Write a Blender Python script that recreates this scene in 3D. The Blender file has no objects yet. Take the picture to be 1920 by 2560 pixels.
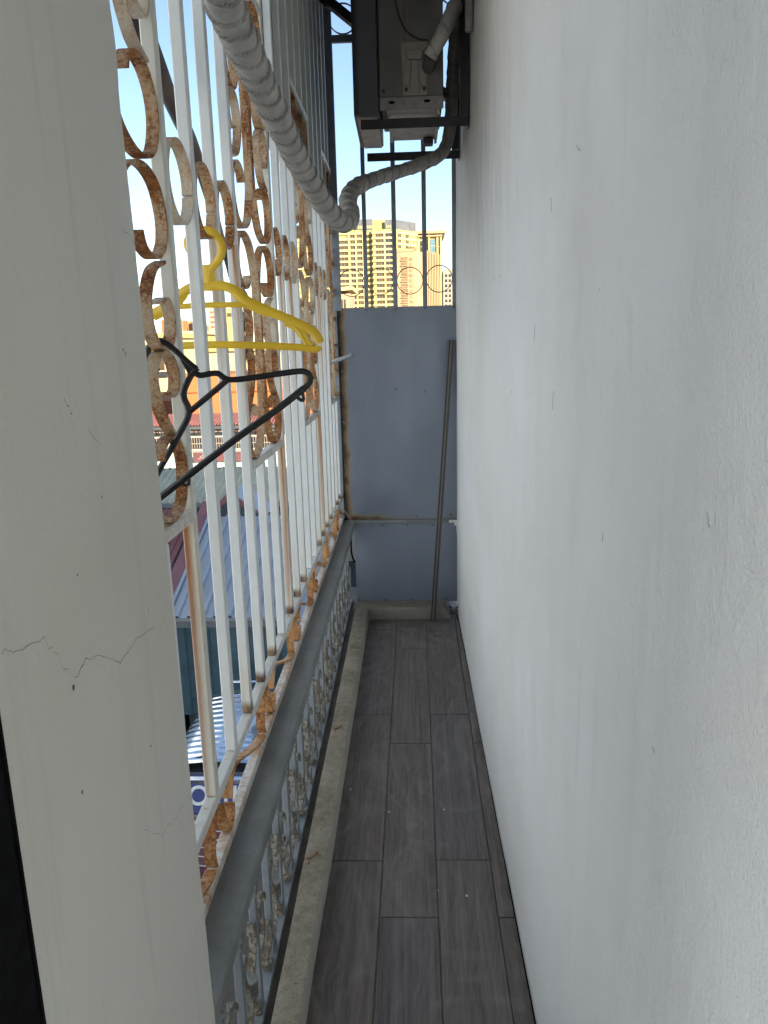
import bpy, bmesh, math, random
from mathutils import Vector, Matrix, noise
random.seed(7)
R = math.radians
scene = bpy.context.scene
C = scene.collection

# ------------------------------------------------------------------ camera, sky, sun, exposure
cam = bpy.data.cameras.new('camera')
camo = bpy.data.objects.new('camera', cam)
C.objects.link(camo)
right = Vector((0.9989116, 0.0394044, -0.0249589))
down = Vector((-0.0156998, -0.2198352, -0.9754107))
fwd = Vector((-0.0439223, 0.9747409, -0.2189773))
M = Matrix((right, -down, -fwd)).transposed().to_4x4()
M.translation = (0, 0, 1.40)
camo.matrix_world = M
cam.sensor_fit = 'VERTICAL'
cam.sensor_height = 36
cam.sensor_width = 27
cam.lens = 36 * 1880 / 2560
cam.clip_start = 0.02
cam.clip_end = 6000
scene.camera = camo
scene.render.resolution_x, scene.render.resolution_y = 768, 1024

SUN_EL, SUN_AZ = 19.0, 140.0            # azimuth clockwise from +Y
world = bpy.data.worlds.new('World')
scene.world = world
world.use_nodes = True
wn = world.node_tree
sky = wn.nodes.new('ShaderNodeTexSky')
sky.sky_type = 'NISHITA'
sky.sun_disc = False
sky.sun_elevation = R(SUN_EL)
sky.sun_rotation = R(SUN_AZ)
sky.air_density = 1.0
sky.dust_density = 0.4
sky.altitude = 1200
sky.ozone_density = 1.0
bg = wn.nodes['Background']
bg.inputs['Strength'].default_value = 0.08
wn.links.new(sky.outputs[0], bg.inputs['Color'])
sl = bpy.data.lights.new('sun', 'SUN')
sl.energy = 5.0
sl.angle = R(0.5)
sl.color = (1.0, 0.85, 0.65)
so = bpy.data.objects.new('sun', sl)
C.objects.link(so)
sd = Vector((math.sin(R(SUN_AZ)) * math.cos(R(SUN_EL)), math.cos(R(SUN_AZ)) * math.cos(R(SUN_EL)), math.sin(R(SUN_EL))))
so.rotation_euler = sd.to_track_quat('Z', 'Y').to_euler()
so.location = (5, -10, 12)
scene.view_settings.view_transform = 'Standard'
scene.view_settings.look = 'None'
scene.view_settings.gamma = 1
scene.view_settings.use_curve_mapping = False
scene.view_settings.exposure = 1.75

# ------------------------------------------------------------------ materials
class NT:
    def __init__(s, name):
        s.m = bpy.data.materials.new(name)
        s.m.use_nodes = True
        s.t = s.m.node_tree
        s.b = s.t.nodes['Principled BSDF']
        s.tc = s.t.nodes.new('ShaderNodeTexCoord')
        s.g = s.t.nodes.new('ShaderNodeNewGeometry')
        s.oi = s.t.nodes.new('ShaderNodeObjectInfo')
    def n(s, typ, **k):
        x = s.t.nodes.new(typ)
        for a, v in k.items():
            if a in x.inputs.keys():
                s.set(x.inputs[a], v)
            else:
                setattr(x, a, v)
        return x
    def set(s, inp, v):
        if isinstance(v, bpy.types.NodeSocket):
            s.t.links.new(v, inp)
        elif isinstance(v, (tuple, list)) and len(v) == 3 and inp.type == 'RGBA':
            inp.default_value = (*v, 1)
        else:
            inp.default_value = v
    def inp(s, k, v):
        s.set(s.b.inputs[k], v)
    def pos(s, scale=(1, 1, 1), rnd=0.0, obj=False):
        src = s.tc.outputs['Object'] if obj else s.g.outputs['Position']
        mp = s.n('ShaderNodeMapping')
        s.set(mp.inputs['Vector'], src)
        mp.inputs['Scale'].default_value = scale
        if rnd:
            mul = s.math('MULTIPLY', s.oi.outputs['Random'], rnd)
            cb = s.n('ShaderNodeCombineXYZ')
            for i in range(3):
                s.set(cb.inputs[i], mul)
            s.set(mp.inputs['Location'], cb.outputs[0])
        return mp.outputs[0]
    def noise(s, vec, scale=5, detail=4, rough=.55, dist=0):
        x = s.n('ShaderNodeTexNoise')
        s.set(x.inputs['Vector'], vec)
        x.inputs['Scale'].default_value = scale
        x.inputs['Detail'].default_value = detail
        x.inputs['Roughness'].default_value = rough
        x.inputs['Distortion'].default_value = dist
        return x.outputs[0]
    def voro(s, vec, scale, feature='F1', out='Distance', rnd=1.0):
        x = s.n('ShaderNodeTexVoronoi')
        x.feature = feature
        s.set(x.inputs['Vector'], vec)
        x.inputs['Scale'].default_value = scale
        x.inputs['Randomness'].default_value = rnd
        return x.outputs[out]
    def math(s, op, a, b=0.0, c=None, clamp=False):
        x = s.n('ShaderNodeMath')
        x.operation = op
        x.use_clamp = clamp
        s.set(x.inputs[0], a)
        s.set(x.inputs[1], b)
        if c is not None:
            s.set(x.inputs[2], c)
        return x.outputs[0]
    def ramp(s, fac, a, b, va=0.0, vb=1.0):
        x = s.n('ShaderNodeMapRange')
        s.set(x.inputs[0], fac)
        x.inputs[1].default_value = a
        x.inputs[2].default_value = b
        x.inputs[3].default_value = va
        x.inputs[4].default_value = vb
        return x.outputs[0]
    def mix(s, fac, a, b, typ='MIX'):
        x = s.n('ShaderNodeMix')
        x.data_type = 'RGBA'
        x.blend_type = typ
        s.set(x.inputs[0], fac)
        s.set(x.inputs[6], a)
        s.set(x.inputs[7], b)
        return x.outputs[2]
    def sep(s, vec):
        x = s.n('ShaderNodeSeparateXYZ')
        s.set(x.inputs[0], vec)
        return x.outputs
    def bump(s, h, strength=.3, dist=.01, normal=None):
        x = s.n('ShaderNodeBump')
        x.inputs['Strength'].default_value = strength
        x.inputs['Distance'].default_value = dist
        s.set(x.inputs['Height'], h)
        if normal is not None:
            s.set(x.inputs['Normal'], normal)
        return x.outputs[0]

def simple(name, col, rough=.6, metal=0.0, var=.12, scale=8, bump=0.0, spec=.5):
    t = NT(name)
    p = t.pos(rnd=13.0)
    f = t.noise(p, scale, 5)
    f2 = t.noise(p, scale * 9, 3)
    v = t.ramp(f, .3, .7, 1 - var, 1 + var)
    v2 = t.ramp(f2, .3, .7, 1 - var * .5, 1 + var * .5)
    vv = t.math('MULTIPLY', v, v2)
    hs = t.n('ShaderNodeHueSaturation')
    t.set(hs.inputs['Value'], vv)
    t.set(hs.inputs['Color'], col)
    t.inp('Base Color', hs.outputs[0])
    t.inp('Roughness', t.ramp(f2, .3, .7, max(.03, rough - min(.08, var * .8)), min(1, rough + min(.08, var * .8))))
    t.inp('Metallic', metal)
    t.b.inputs['Specular IOR Level'].default_value = spec
    if bump:
        t.inp('Normal', t.bump(f2, bump, .004))
    return t.m

def rusty(name, paint, amount, spot=85, streak=None, weld=False, dirt=.15):
    """painted steel; amount 0..1 how far rust has spread; streak (z_top, length) = run-off below a weld"""
    t = NT(name)
    p = t.pos(rnd=37.0)
    big = t.noise(p, 9, 4, .6)
    fine = t.noise(p, spot, 4, .7)
    mid = t.noise(p, spot * .35, 3, .6)
    broad = t.noise(t.pos((1, 1, .45), rnd=23.0), 26, 5, .65)
    th = t.math('ADD', t.math('MULTIPLY', fine, .40), t.math('ADD', t.math('MULTIPLY', big, .36), t.math('MULTIPLY', broad, .44)))
    amt_o = t.math('ADD', t.math('MULTIPLY', t.oi.outputs['Random'], .22 if amount > .3 else 0.0), amount - (.13 if amount > .3 else 0.0))
    th = t.math('ADD', th, t.math('MULTIPLY', t.math('SUBTRACT', amt_o, amount), .5))
    lo = .93 - amount * .50
    sp = t.ramp(th, lo, lo + .09)
    # paint tone, dirty with fine grime
    pc = t.mix(t.ramp(t.noise(p, 22, 5), .35, .7, 0, dirt), paint, (.36, .33, .26))
    rc = t.mix(t.ramp(mid, .35, .65), (.140, .044, .012), (.37, .132, .025))
    rc = t.mix(t.ramp(fine, .5, .8), rc, (.075, .032, .020))
    halo = t.ramp(th, lo - .14, lo + .02, 0, .8)
    pc = t.mix(halo, pc, (.42, .21, .068))
    col = t.mix(sp, pc, rc)
    xyz = t.sep(t.g.outputs['Position'])
    if streak:
        z0, ln = streak
        zf = t.ramp(xyz[2], z0 - ln, z0, 0, 1)
        below = t.math('LESS_THAN', xyz[2], z0)
        ox = t.sep(t.tc.outputs['Object'])
        wob = t.math('MULTIPLY', t.math('SUBTRACT', t.noise(t.pos((90, 90, 5), rnd=11), 1, 4, .6), .5), .014)
        xc = t.math('MULTIPLY', t.math('SUBTRACT', t.oi.outputs['Random'], .55), .014)
        dx = t.math('ABSOLUTE', t.math('SUBTRACT', t.math('ADD', ox[0], wob), xc))
        band = t.ramp(dx, .0115, .0015)
        amt = t.math('MULTIPLY', t.math('MULTIPLY', t.ramp(zf, 0, 1, .18, 1.0), below), t.math('ADD', t.math('MULTIPLY', band, .85), .12), clamp=True)
        sc = t.mix(band, (.62, .44, .20), (.33, .10, .016))
        col = t.mix(amt, col, sc)
    if weld and not streak:
        ox = t.sep(t.tc.outputs['Object'])
        wob = t.math('MULTIPLY', t.math('SUBTRACT', t.noise(t.pos((90, 90, 6), rnd=11), 1, 4, .6), .5), .016)
        dx = t.math('ABSOLUTE', t.math('SUBTRACT', t.math('ADD', ox[0], wob), t.math('MULTIPLY', t.math('SUBTRACT', t.oi.outputs['Random'], .5), .012)))
        rr = t.math('MULTIPLY', t.ramp(dx, .0075, .001), t.math('MULTIPLY', t.ramp(xyz[2], 1.12, 1.60), t.math('LESS_THAN', xyz[2], 1.602)))
        rr = t.math('MULTIPLY', rr, t.ramp(t.oi.outputs['Random'], .25, .75, .25, 1.0))
        col = t.mix(rr, col, t.mix(rr, (.60, .43, .20), (.33, .11, .022)))
    if weld:
        has = t.ramp(t.oi.outputs['Random'], .35, .36)
        wz = t.math('ADD', xyz[2], t.math('MULTIPLY', t.noise(p, 60, 2), -.012))
        wf = t.math('MULTIPLY', t.ramp(wz, .668, .652), has)
        col = t.mix(wf, col, (.070, .026, .015))
        y0 = t.math('MULTIPLY', t.ramp(xyz[2], .9, .65, 0, .45), t.ramp(t.noise(t.pos((60, 60, 2), rnd=5), 1, 3), .42, .62))
        col = t.mix(t.math('MULTIPLY', y0, has), col, (.50, .38, .20))
    t.inp('Base Color', col)
    t.inp('Roughness', t.ramp(sp, 0, 1, .42, .85))
    t.inp('Normal', t.bump(t.math('ADD', t.math('MULTIPLY', sp, .7), t.math('MULTIPLY', fine, .4)), .45, .0015))
    return t.m

WHITE = (.70, .725, .73)
M_bar = rusty('bar_paint', WHITE, .06, weld=True)
M_barstreak = rusty('bar_paint_streaked', (.66, .66, .60), .10, streak=(1.135, .75), weld=True)
M_rail = rusty('grille_rail_paint', (.67, .67, .63), .40, weld=False)
M_scroll = rusty('scroll_rust', (.55, .50, .39), .71, spot=200, dirt=.5)
M_scroll_lite = rusty('scroll_rust_light', (.60, .56, .47), .62, spot=210, dirt=.4)
M_scroll_orange = rusty('scroll_rust_orange', (.48, .25, .10), .70, spot=150, dirt=.5)

def m_plaster(name, col, bump=.35, drip=.22):
    t = NT(name)
    p = t.pos()
    big = t.noise(p, 1.7, 4)
    swirl = t.noise(t.pos((1, 1, .7)), 20, 7, .66, 1.3)
    grit = t.noise(p, 240, 3, .6)
    patch = t.ramp(t.noise(p, 3.1, 3), .40, .68)
    tone = t.mix(t.ramp(big, .32, .68), (col[0] * 1.04, col[1] * 1.04, col[2] * 1.05), (col[0] * .93, col[1] * .90, col[2] * .85))
    tone = t.mix(t.math('MULTIPLY', patch, .5), tone, (col[0] * 1.0, col[1] * .985, col[2] * .95))
    # rain-washed vertical grey streaks, thin scratches
    stv = t.noise(t.pos((30, 30, 1.3)), 1, 4, .6)
    stm = t.math('MULTIPLY', t.ramp(stv, .56, .76, 0, drip), t.ramp(t.noise(p, 2.2, 2), .42, .62))
    tone = t.mix(stm, tone, (.36, .37, .36))
    pits = t.ramp(t.voro(t.pos((1, 1, .5)), 26, rnd=1), .05, .035)
    pits = t.math('MULTIPLY', pits, t.ramp(t.noise(p, 6, 2), .56, .62))
    tone = t.mix(t.math('MULTIPLY', pits, .75), tone, (.16, .16, .15))
    xyz = t.sep(p)
    sm = t.noise(t.pos((1, 9, 2.2)), 2.2, 5, .65)
    band = t.math('MULTIPLY', t.ramp(xyz[2], 1.45, 1.75), t.ramp(xyz[1], 1.5, 2.6))
    tone = t.mix(t.math('MULTIPLY', band, t.ramp(sm, .44, .66, 0, .6)), tone, (.40, .38, .34))
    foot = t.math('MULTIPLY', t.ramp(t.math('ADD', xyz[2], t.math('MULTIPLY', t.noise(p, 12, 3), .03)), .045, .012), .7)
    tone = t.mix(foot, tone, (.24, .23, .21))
    up = t.ramp(t.math('ADD', t.math('MULTIPLY', xyz[1], .22), t.math('ADD', xyz[2], t.math('MULTIPLY', big, .8))), 2.45, 3.4, 0, .75)  # tan tint toward the top far end paints the warm dimmer light into colour
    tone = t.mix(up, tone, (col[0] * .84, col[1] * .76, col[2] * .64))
    t.inp('Base Color', tone)
    t.inp('Roughness', .72)
    t.b.inputs['Specular IOR Level'].default_value = .35
    h = t.math('ADD', t.math('MULTIPLY', swirl, t.ramp(patch, 0, 1, .35, 1.0)), t.math('MULTIPLY', grit, .28))
    t.inp('Normal', t.bump(h, bump, .006))
    return t.m

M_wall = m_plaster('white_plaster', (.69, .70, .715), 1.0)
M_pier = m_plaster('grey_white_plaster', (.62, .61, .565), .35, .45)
M_houseback = simple('house_plaster', (.60, .57, .52), .8)
M_ceiling = simple('ceiling_sheet', (.07, .065, .06), .8)

def m_plank():
    t = NT('wood_look_tile')
    # objects are laid out along Y, random offset per tile
    p1 = t.pos((14, .9, 6), rnd=41.0)
    warp = t.noise(t.pos((3, 1.1, 2), rnd=41.0), 2.2, 3)
    xyz = t.sep(p1)
    ring = t.math('ADD', xyz[0], t.math('MULTIPLY', warp, 3.4))
    w = t.n('ShaderNodeTexWave', wave_type='BANDS', bands_direction='X')
    cb = t.n('ShaderNodeCombineXYZ')
    t.set(cb.inputs[0], ring)
    t.set(cb.inputs[1], xyz[1])
    t.set(w.inputs['Vector'], cb.outputs[0])
    w.inputs['Scale'].default_value = .9
    w.inputs['Distortion'].default_value = 3.5
    w.inputs['Detail'].default_value = 3
    w.inputs['Detail Scale'].default_value = 1.4
    fib = t.noise(t.pos((420, 8, 60), rnd=41.0), 1, 5, .75)
    fib2 = t.noise(t.pos((75, 2.2, 30), rnd=17.0), 1, 4, .6)
    f = t.math('ADD', t.math('MULTIPLY', w.outputs[0], .06), t.math('ADD', t.math('MULTIPLY', fib, .62), t.math('MULTIPLY', fib2, .5)))
    col = t.mix(t.ramp(f, .42, .80), (.075, .065, .059), (.240, .214, .194))
    tint = t.mix(t.oi.outputs['Random'], (.88, .90, .95), (1.10, 1.03, .98))
    col = t.mix(1.0, col, tint, 'MULTIPLY')
    dust = t.ramp(t.noise(t.pos(), 4, 4), .45, .75, 0, .22)
    col = t.mix(dust, col, (.22, .205, .185))
    px = t.sep(t.pos())
    ed = t.math('MAXIMUM', t.ramp(px[0], -.20, -.262), t.math('MAXIMUM', t.ramp(px[0], .19, .235), t.ramp(px[1], 3.35, 3.70)))
    ed = t.math('MULTIPLY', ed, t.ramp(t.noise(t.pos(), 13, 5, .65), .36, .62))
    col = t.mix(t.math('MULTIPLY', ed, .75), col, (.050, .044, .038))
    wm = t.noise(t.pos((1, .6, 1)), 3.2, 3, .5, 1.5)
    wm = t.math('MULTIPLY', t.ramp(wm, .50, .54), t.ramp(wm, .60, .55))
    col = t.mix(t.math('MULTIPLY', wm, .22), col, (.30, .285, .265))
    spots = t.ramp(t.voro(t.pos((1, .7, 1)), 22), .085, .055)
    spots = t.math('MULTIPLY', spots, t.ramp(t.noise(t.pos(), 4.5, 3), .55, .57))
    col = t.mix(spots, col, (.62, .61, .58))
    t.inp('Base Color', col)
    t.inp('Roughness', t.ramp(f, .4, 1, .40, .55))
    t.b.inputs['Specular IOR Level'].default_value = .4
    t.inp('Normal', t.bump(f, .25, .0012))
    return t.m
M_plank = m_plank()
M_grout = simple('grout', (.25, .235, .22), .9, var=.25, scale=20)

def m_concrete():
    t = NT('weathered_concrete')
    p = t.pos()
    a = t.noise(p, 4.5, 5, .6)
    b = t.noise(p, 45, 5, .65)
    g = t.noise(p, 260, 3, .6)
    col = t.mix(t.ramp(a, .32, .66), (.15, .13, .09), (.36, .325, .26))
    col = t.mix(t.ramp(b, .40, .66, 0, .75), col, (.42, .38, .30))
    col = t.mix(t.ramp(g, .56, .70, 0, .8), col, (.055, .048, .036))
    nz = t.sep(t.g.outputs['Normal'])
    side = t.ramp(nz[2], .75, .35, 0, .55)
    col = t.mix(side, col, (.46, .45, .42))
    xyz = t.sep(p)
    far_dark = t.ramp(t.math('ADD', xyz[1], t.math('MULTIPLY', a, .5)), 3.55, 3.80, 0, .55)
    col = t.mix(far_dark, col, (.10, .088, .066))  # kerb gets darker toward its far end
    t.inp('Base Color', col)
    t.inp('Roughness', .9)
    t.inp('Normal', t.bump(t.math('ADD', b, t.math('MULTIPLY', g, .6)), .55, .004))
    return t.m
M_conc = m_concrete()
M_ledge = simple('dirty_grey_ledge', (.095, .085, .075), .85, var=.3, scale=14, bump=.3)

def m_handrail():
    t = NT('grey_handrail_paint')
    p = t.pos()
    a = t.noise(p, 7, 5, .6)
    b = t.noise(t.pos((40, 6, 40)), 1, 5, .6)
    c = t.noise(p, 90, 4, .7)
    col = t.mix(t.ramp(a, .35, .68), (.135, .148, .148), (.23, .245, .245))
    col = t.mix(t.ramp(b, .5, .75, 0, .5), col, (.28, .27, .235))
    col = t.mix(t.ramp(c, .60, .68, 0, .75), col, (.07, .065, .055))
    t.inp('Base Color', col)
    t.inp('Roughness', t.ramp(a, .3, .7, .38, .58))
    t.inp('Normal', t.bump(c, .2, .001))
    return t.m
M_hand = m_handrail()
M_post = simple('blue_grey_post_paint', (.20, .225, .25), .5, var=.15, scale=25)
M_cap = simple('grey_cap_casting', (.19, .19, .175), .6, var=.3, scale=60, bump=.3)

def m_cast():
    t = NT('weathered_casting')
    p = t.pos(rnd=9.0)
    a = t.noise(p, 30, 4)
    big = t.noise(p, 9, 3)
    carve = t.ramp(t.noise(p, 75, 2, .5, 1.2), .40, .56)
    col = t.mix(carve, (.105, .088, .066), (.28, .265, .22))
    col = t.mix(t.ramp(a, .5, .72, 0, .7), col, (.16, .105, .06))
    col = t.mix(t.ramp(big, .52, .66, 0, .8), col, (.15, .16, .16))
    t.inp('Base Color', col)
    t.inp('Roughness', .75)
    t.inp('Normal', t.bump(carve, .8, .003))
    return t.m
M_cast = m_cast()
M_castdark = simple('dark_casting', (.085, .075, .065), .7, var=.35, scale=60, bump=.4)

def m_panel(x0, x1, z0, z1, name):
    t = NT(name)
    p = t.pos()
    xyz = t.sep(p)
    wob = t.math('MULTIPLY', t.math('SUBTRACT', t.noise(p, 9, 4), .5), .06)
    a = t.noise(t.pos((4, 4, .5)), 1, 4, .55)
    b = t.noise(p, 3.5, 4)
    col = t.mix(t.ramp(a, .35, .7), (.178, .208, .268), (.222, .254, .318))
    col = t.mix(t.ramp(b, .45, .7, 0, .5), col, (.155, .185, .215))
    dx = t.math('SUBTRACT', t.math('ADD', xyz[0], wob), x0)
    dz = t.math('SUBTRACT', t.math('ADD', xyz[2], wob), z0)
    e = t.math('MAXIMUM', t.ramp(dx, .045, .0), t.math('MULTIPLY', t.ramp(dz, .035, 0), t.ramp(dx, .35, .02, .12, .9)))
    col = t.mix(t.ramp(e, .05, .45), col, (.26, .21, .13))
    col = t.mix(t.ramp(e, .3, .75), col, (.085, .040, .018))
    col = t.mix(t.ramp(e, .7, .95), col, (.02, .014, .010))
    t.inp('Base Color', col)
    t.inp('Roughness', t.ramp(b, .3, .7, .30, .45))
    t.inp('Metallic', .25)
    t.inp('Normal', t.bump(t.noise(t.pos((2, 2, .8)), 2, 2), .25, .03))
    return t.m

M_alu = simple('brown_anodised_aluminium', (.085, .077, .070), .35, .5, .15, 20)
M_alu_in = simple('grey_profile_inside', (.20, .19, .18), .5, .2)
M_dark = simple('black_frame', (.003, .003, .0035), .85, spec=.1)
M_iron = simple('dark_painted_iron', (.030, .027, .028), .55, .2, .3, 30)
M_frame = simple('grey_frame_paint', (.20, .225, .265), .5, .1, .15, 20)
M_ring = simple('dark_wire_ring', (.04, .035, .03), .5, .5)
M_screw = simple('dull_screw', (.16, .16, .16), .4, .8)
def m_tape():
    t = NT('grey_tape')
    p = t.pos()
    a = t.noise(p, 14, 5, .6)
    b = t.noise(p, 130, 3)
    at = t.n('ShaderNodeAttribute', attribute_name='seam')
    col = t.mix(t.ramp(a, .35, .68), (.29, .28, .26), (.44, .42, .39))
    grime = t.ramp(t.noise(p, 38, 4, .7), .56, .72, 0, .55)
    col = t.mix(grime, col, (.20, .185, .165))
    brk = t.ramp(t.noise(p, 30, 2), .30, .55, .35, .9)
    col = t.mix(t.math('MULTIPLY', at.outputs['Fac'], brk), col, (.035, .032, .03))
    t.inp('Base Color', col)
    t.inp('Roughness', .6)
    t.inp('Normal', t.bump(t.math('ADD', a, t.math('MULTIPLY', b, .3)), .35, .004))
    return t.m
M_tape = m_tape()
M_tapedirt = simple('tape_seam_dirt', (.075, .07, .065), .8)
M_yellow = simple('yellow_plastic', (.72, .47, .025), .32, 0, .03, 12)
M_black = simple('black_plastic', (.008, .009, .012), .30, 0, .02, 30)
M_pvc = simple('grey_plastic_tube', (.26, .27, .29), .45)
M_string = simple('nylon_string', (.32, .32, .32), .5)
M_ac = simple('ac_casing', (.13, .123, .117), .5, 0, .12, 12)
M_acfront = simple('ac_front', (.085, .085, .095), .5, 0, .1, 12)
M_acplate = simple('ac_bare_plate', (.24, .225, .21), .45, .3, .2, 40)
M_acbase = simple('ac_base', (.46, .43, .39), .55, .1, .2, 20)
M_achandle = simple('ac_handle', (.27, .24, .205), .45, 0, .1, 30)
M_whitepl = simple('white_plastic', (.72, .72, .70), .4)

# ------------------------------------------------------------------ mesh helpers
class MB:
    def __init__(s):
        s.v, s.f, s.mi = [], [], []
    def add(s, vs, fs, mi=0):
        o = len(s.v)
        s.v += [tuple(v) for v in vs]
        s.f += [tuple(i + o for i in f) for f in fs]
        s.mi += [mi] * len(fs)
    def box(s, a, b, mi=0):
        x0, y0, z0 = (min(a[i], b[i]) for i in range(3))
        x1, y1, z1 = (max(a[i], b[i]) for i in range(3))
        vs = [(x0, y0, z0), (x1, y0, z0), (x1, y1, z0), (x0, y1, z0), (x0, y0, z1), (x1, y0, z1), (x1, y1, z1), (x0, y1, z1)]
        s.add(vs, [(0, 3, 2, 1), (4, 5, 6, 7), (0, 1, 5, 4), (1, 2, 6, 5), (2, 3, 7, 6), (3, 0, 4, 7)], mi)
    def frustum(s, c, r0, r1, z0, z1, mi=0):
        vs = []
        for r, z in ((r0, z0), (r1, z1)):
            vs += [(c[0] - r, c[1] - r, z), (c[0] + r, c[1] - r, z), (c[0] + r, c[1] + r, z), (c[0] - r, c[1] + r, z)]
        s.add(vs, [(0, 3, 2, 1), (4, 5, 6, 7), (0, 1, 5, 4), (1, 2, 6, 5), (2, 3, 7, 6), (3, 0, 4, 7)], mi)
    def prism(s, pts, z0, z1, mi=0):
        n = len(pts)
        s.add([(p[0], p[1], z0) for p in pts] + [(p[0], p[1], z1) for p in pts],
              [tuple(range(n - 1, -1, -1)), tuple(range(n, 2 * n))] + [(i, (i + 1) % n, (i + 1) % n + n, i + n) for i in range(n)], mi)
    def quad(s, a, b, c, d, mi=0):
        s.add([a, b, c, d], [(0, 1, 2, 3)], mi)
    def sweep(s, pts, sec, ref, closed=False, mi=0):
        """sweep a closed 2D section (a along ref, b across) along pts lying roughly in the plane normal to ref"""
        pts = [Vector(p) for p in pts]
        n, k = len(pts), len(sec)
        N = Vector(ref).normalized()
        vs = []
        for i, p in enumerate(pts):
            a = pts[i - 1] if (i or closed) else p
            b = pts[(i + 1) % n] if (i < n - 1 or closed) else p
            t1 = (p - a).normalized() if (p - a).length > 1e-9 else (b - p).normalized()
            t2 = (b - p).normalized() if (b - p).length > 1e-9 else t1
            T = (t1 + t2)
            T = T.normalized() if T.length > 1e-6 else t1
            B = T.cross(N)
            B = B.normalized()
            N2 = B.cross(T).normalized()
            sc = 1 / max(.6, T.dot(t1))
            for (u, w) in sec:
                vs.append(p + N2 * u + B * w * sc)
        fs = []
        m = n if closed else n - 1
        for i in range(m):
            j = (i + 1) % n
            for q in range(k):
                r = (q + 1) % k
                fs.append((i * k + q, i * k + r, j * k + r, j * k + q))
        if not closed:
            fs.append(tuple(range(k - 1, -1, -1)))
            fs.append(tuple((n - 1) * k + q for q in range(k)))
        s.add(vs, fs, mi)
    def tube(s, pts, r, seg=10, mi=0, ref=None):
        pts = [Vector(p) for p in pts]
        T = (pts[1] - pts[0]).normalized()
        up = Vector((0, 0, 1)) if abs(T.z) < .9 else Vector((1, 0, 0))
        N = T.cross(up).normalized()
        n = len(pts)
        vs = []
        for i, p in enumerate(pts):
            T2 = (pts[min(i + 1, n - 1)] - pts[max(i - 1, 0)]).normalized()
            N = (N - T2 * N.dot(T2)).normalized()
            B = T2.cross(N)
            rr = r(i) if callable(r) else r
            for q in range(seg):
                a = 2 * math.pi * q / seg
                vs.append(p + (N * math.cos(a) + B * math.sin(a)) * rr)
        fs = []
        for i in range(n - 1):
            for q in range(seg):
                w = (q + 1) % seg
                fs.append((i * seg + q, i * seg + w, (i + 1) * seg + w, (i + 1) * seg + q))
        fs += [tuple(range(seg - 1, -1, -1)), tuple((n - 1) * seg + q for q in range(seg))]
        s.add(vs, fs, mi)
    def mesh(s, name, mats, smooth=False, bevel=0.0, weld=False, seg=1):
        me = bpy.data.meshes.new(name)
        me.from_pydata(s.v, [], s.f)
        for m in (mats if isinstance(mats, (list, tuple)) else [mats]):
            me.materials.append(m)
        me.polygons.foreach_set('material_index', s.mi)
        bm = bmesh.new()
        bm.from_mesh(me)
        if weld:
            bmesh.ops.remove_doubles(bm, verts=bm.verts, dist=1e-5)
        bmesh.ops.recalc_face_normals(bm, faces=bm.faces)
        if bevel:
            es = [e for e in bm.edges if e.is_manifold and e.calc_face_angle(0) > .6]
            bmesh.ops.bevel(bm, geom=es, offset=bevel, segments=seg, affect='EDGES', profile=.6)
        bm.to_mesh(me)
        bm.free()
        if smooth:
            me.polygons.foreach_set('use_smooth', [True] * len(me.polygons))
            if hasattr(me, 'set_sharp_from_angle'):
                me.set_sharp_from_angle(angle=R(42))
        return me

def catmull(pts, n=6, closed=False):
    P = [Vector(p) for p in pts]
    out = []
    L = len(P)
    for i in range(L if closed else L - 1):
        g = (lambda j: P[j % L]) if closed else (lambda j: P[max(0, min(L - 1, j))])
        p0, p1, p2, p3 = g(i - 1), g(i), g(i + 1), g(i + 2)
        for k in range(n):
            t = k / n
            out.append(.5 * ((2 * p1) + (p2 - p0) * t + (2 * p0 - 5 * p1 + 4 * p2 - p3) * t * t + (3 * p1 - p0 - 3 * p2 + p3) * t ** 3))
    if not closed:
        out.append(P[-1])
    return out

def rect(a, b):
    return [(-a / 2, -b / 2), (a / 2, -b / 2), (a / 2, b / 2), (-a / 2, b / 2)]
def oval(a, b, k=8):
    return [(a / 2 * math.cos(2 * math.pi * i / k), b / 2 * math.sin(2 * math.pi * i / k)) for i in range(k)]

def obj(name, me, parent=None, loc=(0, 0, 0), rz=0.0):
    o = bpy.data.objects.new(name, me)
    C.objects.link(o)
    o.location = loc
    o.rotation_euler = (0, 0, rz)
    if parent:
        o.parent = parent
    return o
def tag(o, label, cat, group=None):
    o['label'] = label
    o['category'] = cat
    if group:
        o['group'] = group
    return o
def thing(name, label, cat, loc=(0, 0, 0), rz=0.0, group=None):
    return tag(obj(name, None, None, loc, rz), label, cat, group)
def structure(o):
    o['kind'] = 'structure'
    return o
class Kit:
    """parts of one thing, given in the frame of the scene, parented to an empty at the thing's base"""
    def __init__(s, name, label, cat, base, rz=0.0, group=None):
        rot = Matrix.Rotation(rz, 3, 'Z')
        s.off = Vector(base)
        s.root = thing(name, label, cat, rot @ s.off, rz, group)
    def part(s, name, mb, mats, parent=None, **k):
        me = mb.mesh(name, mats, **k) if isinstance(mb, MB) else mb
        return obj(name, me, parent or s.root, (0, 0, 0) if parent else tuple(-s.off))
    def put(s, name, me, loc):
        return obj(name, me, s.root, tuple(Vector(loc) - s.off))

WALLX = lambda y: .249 - .0115 * y

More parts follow.
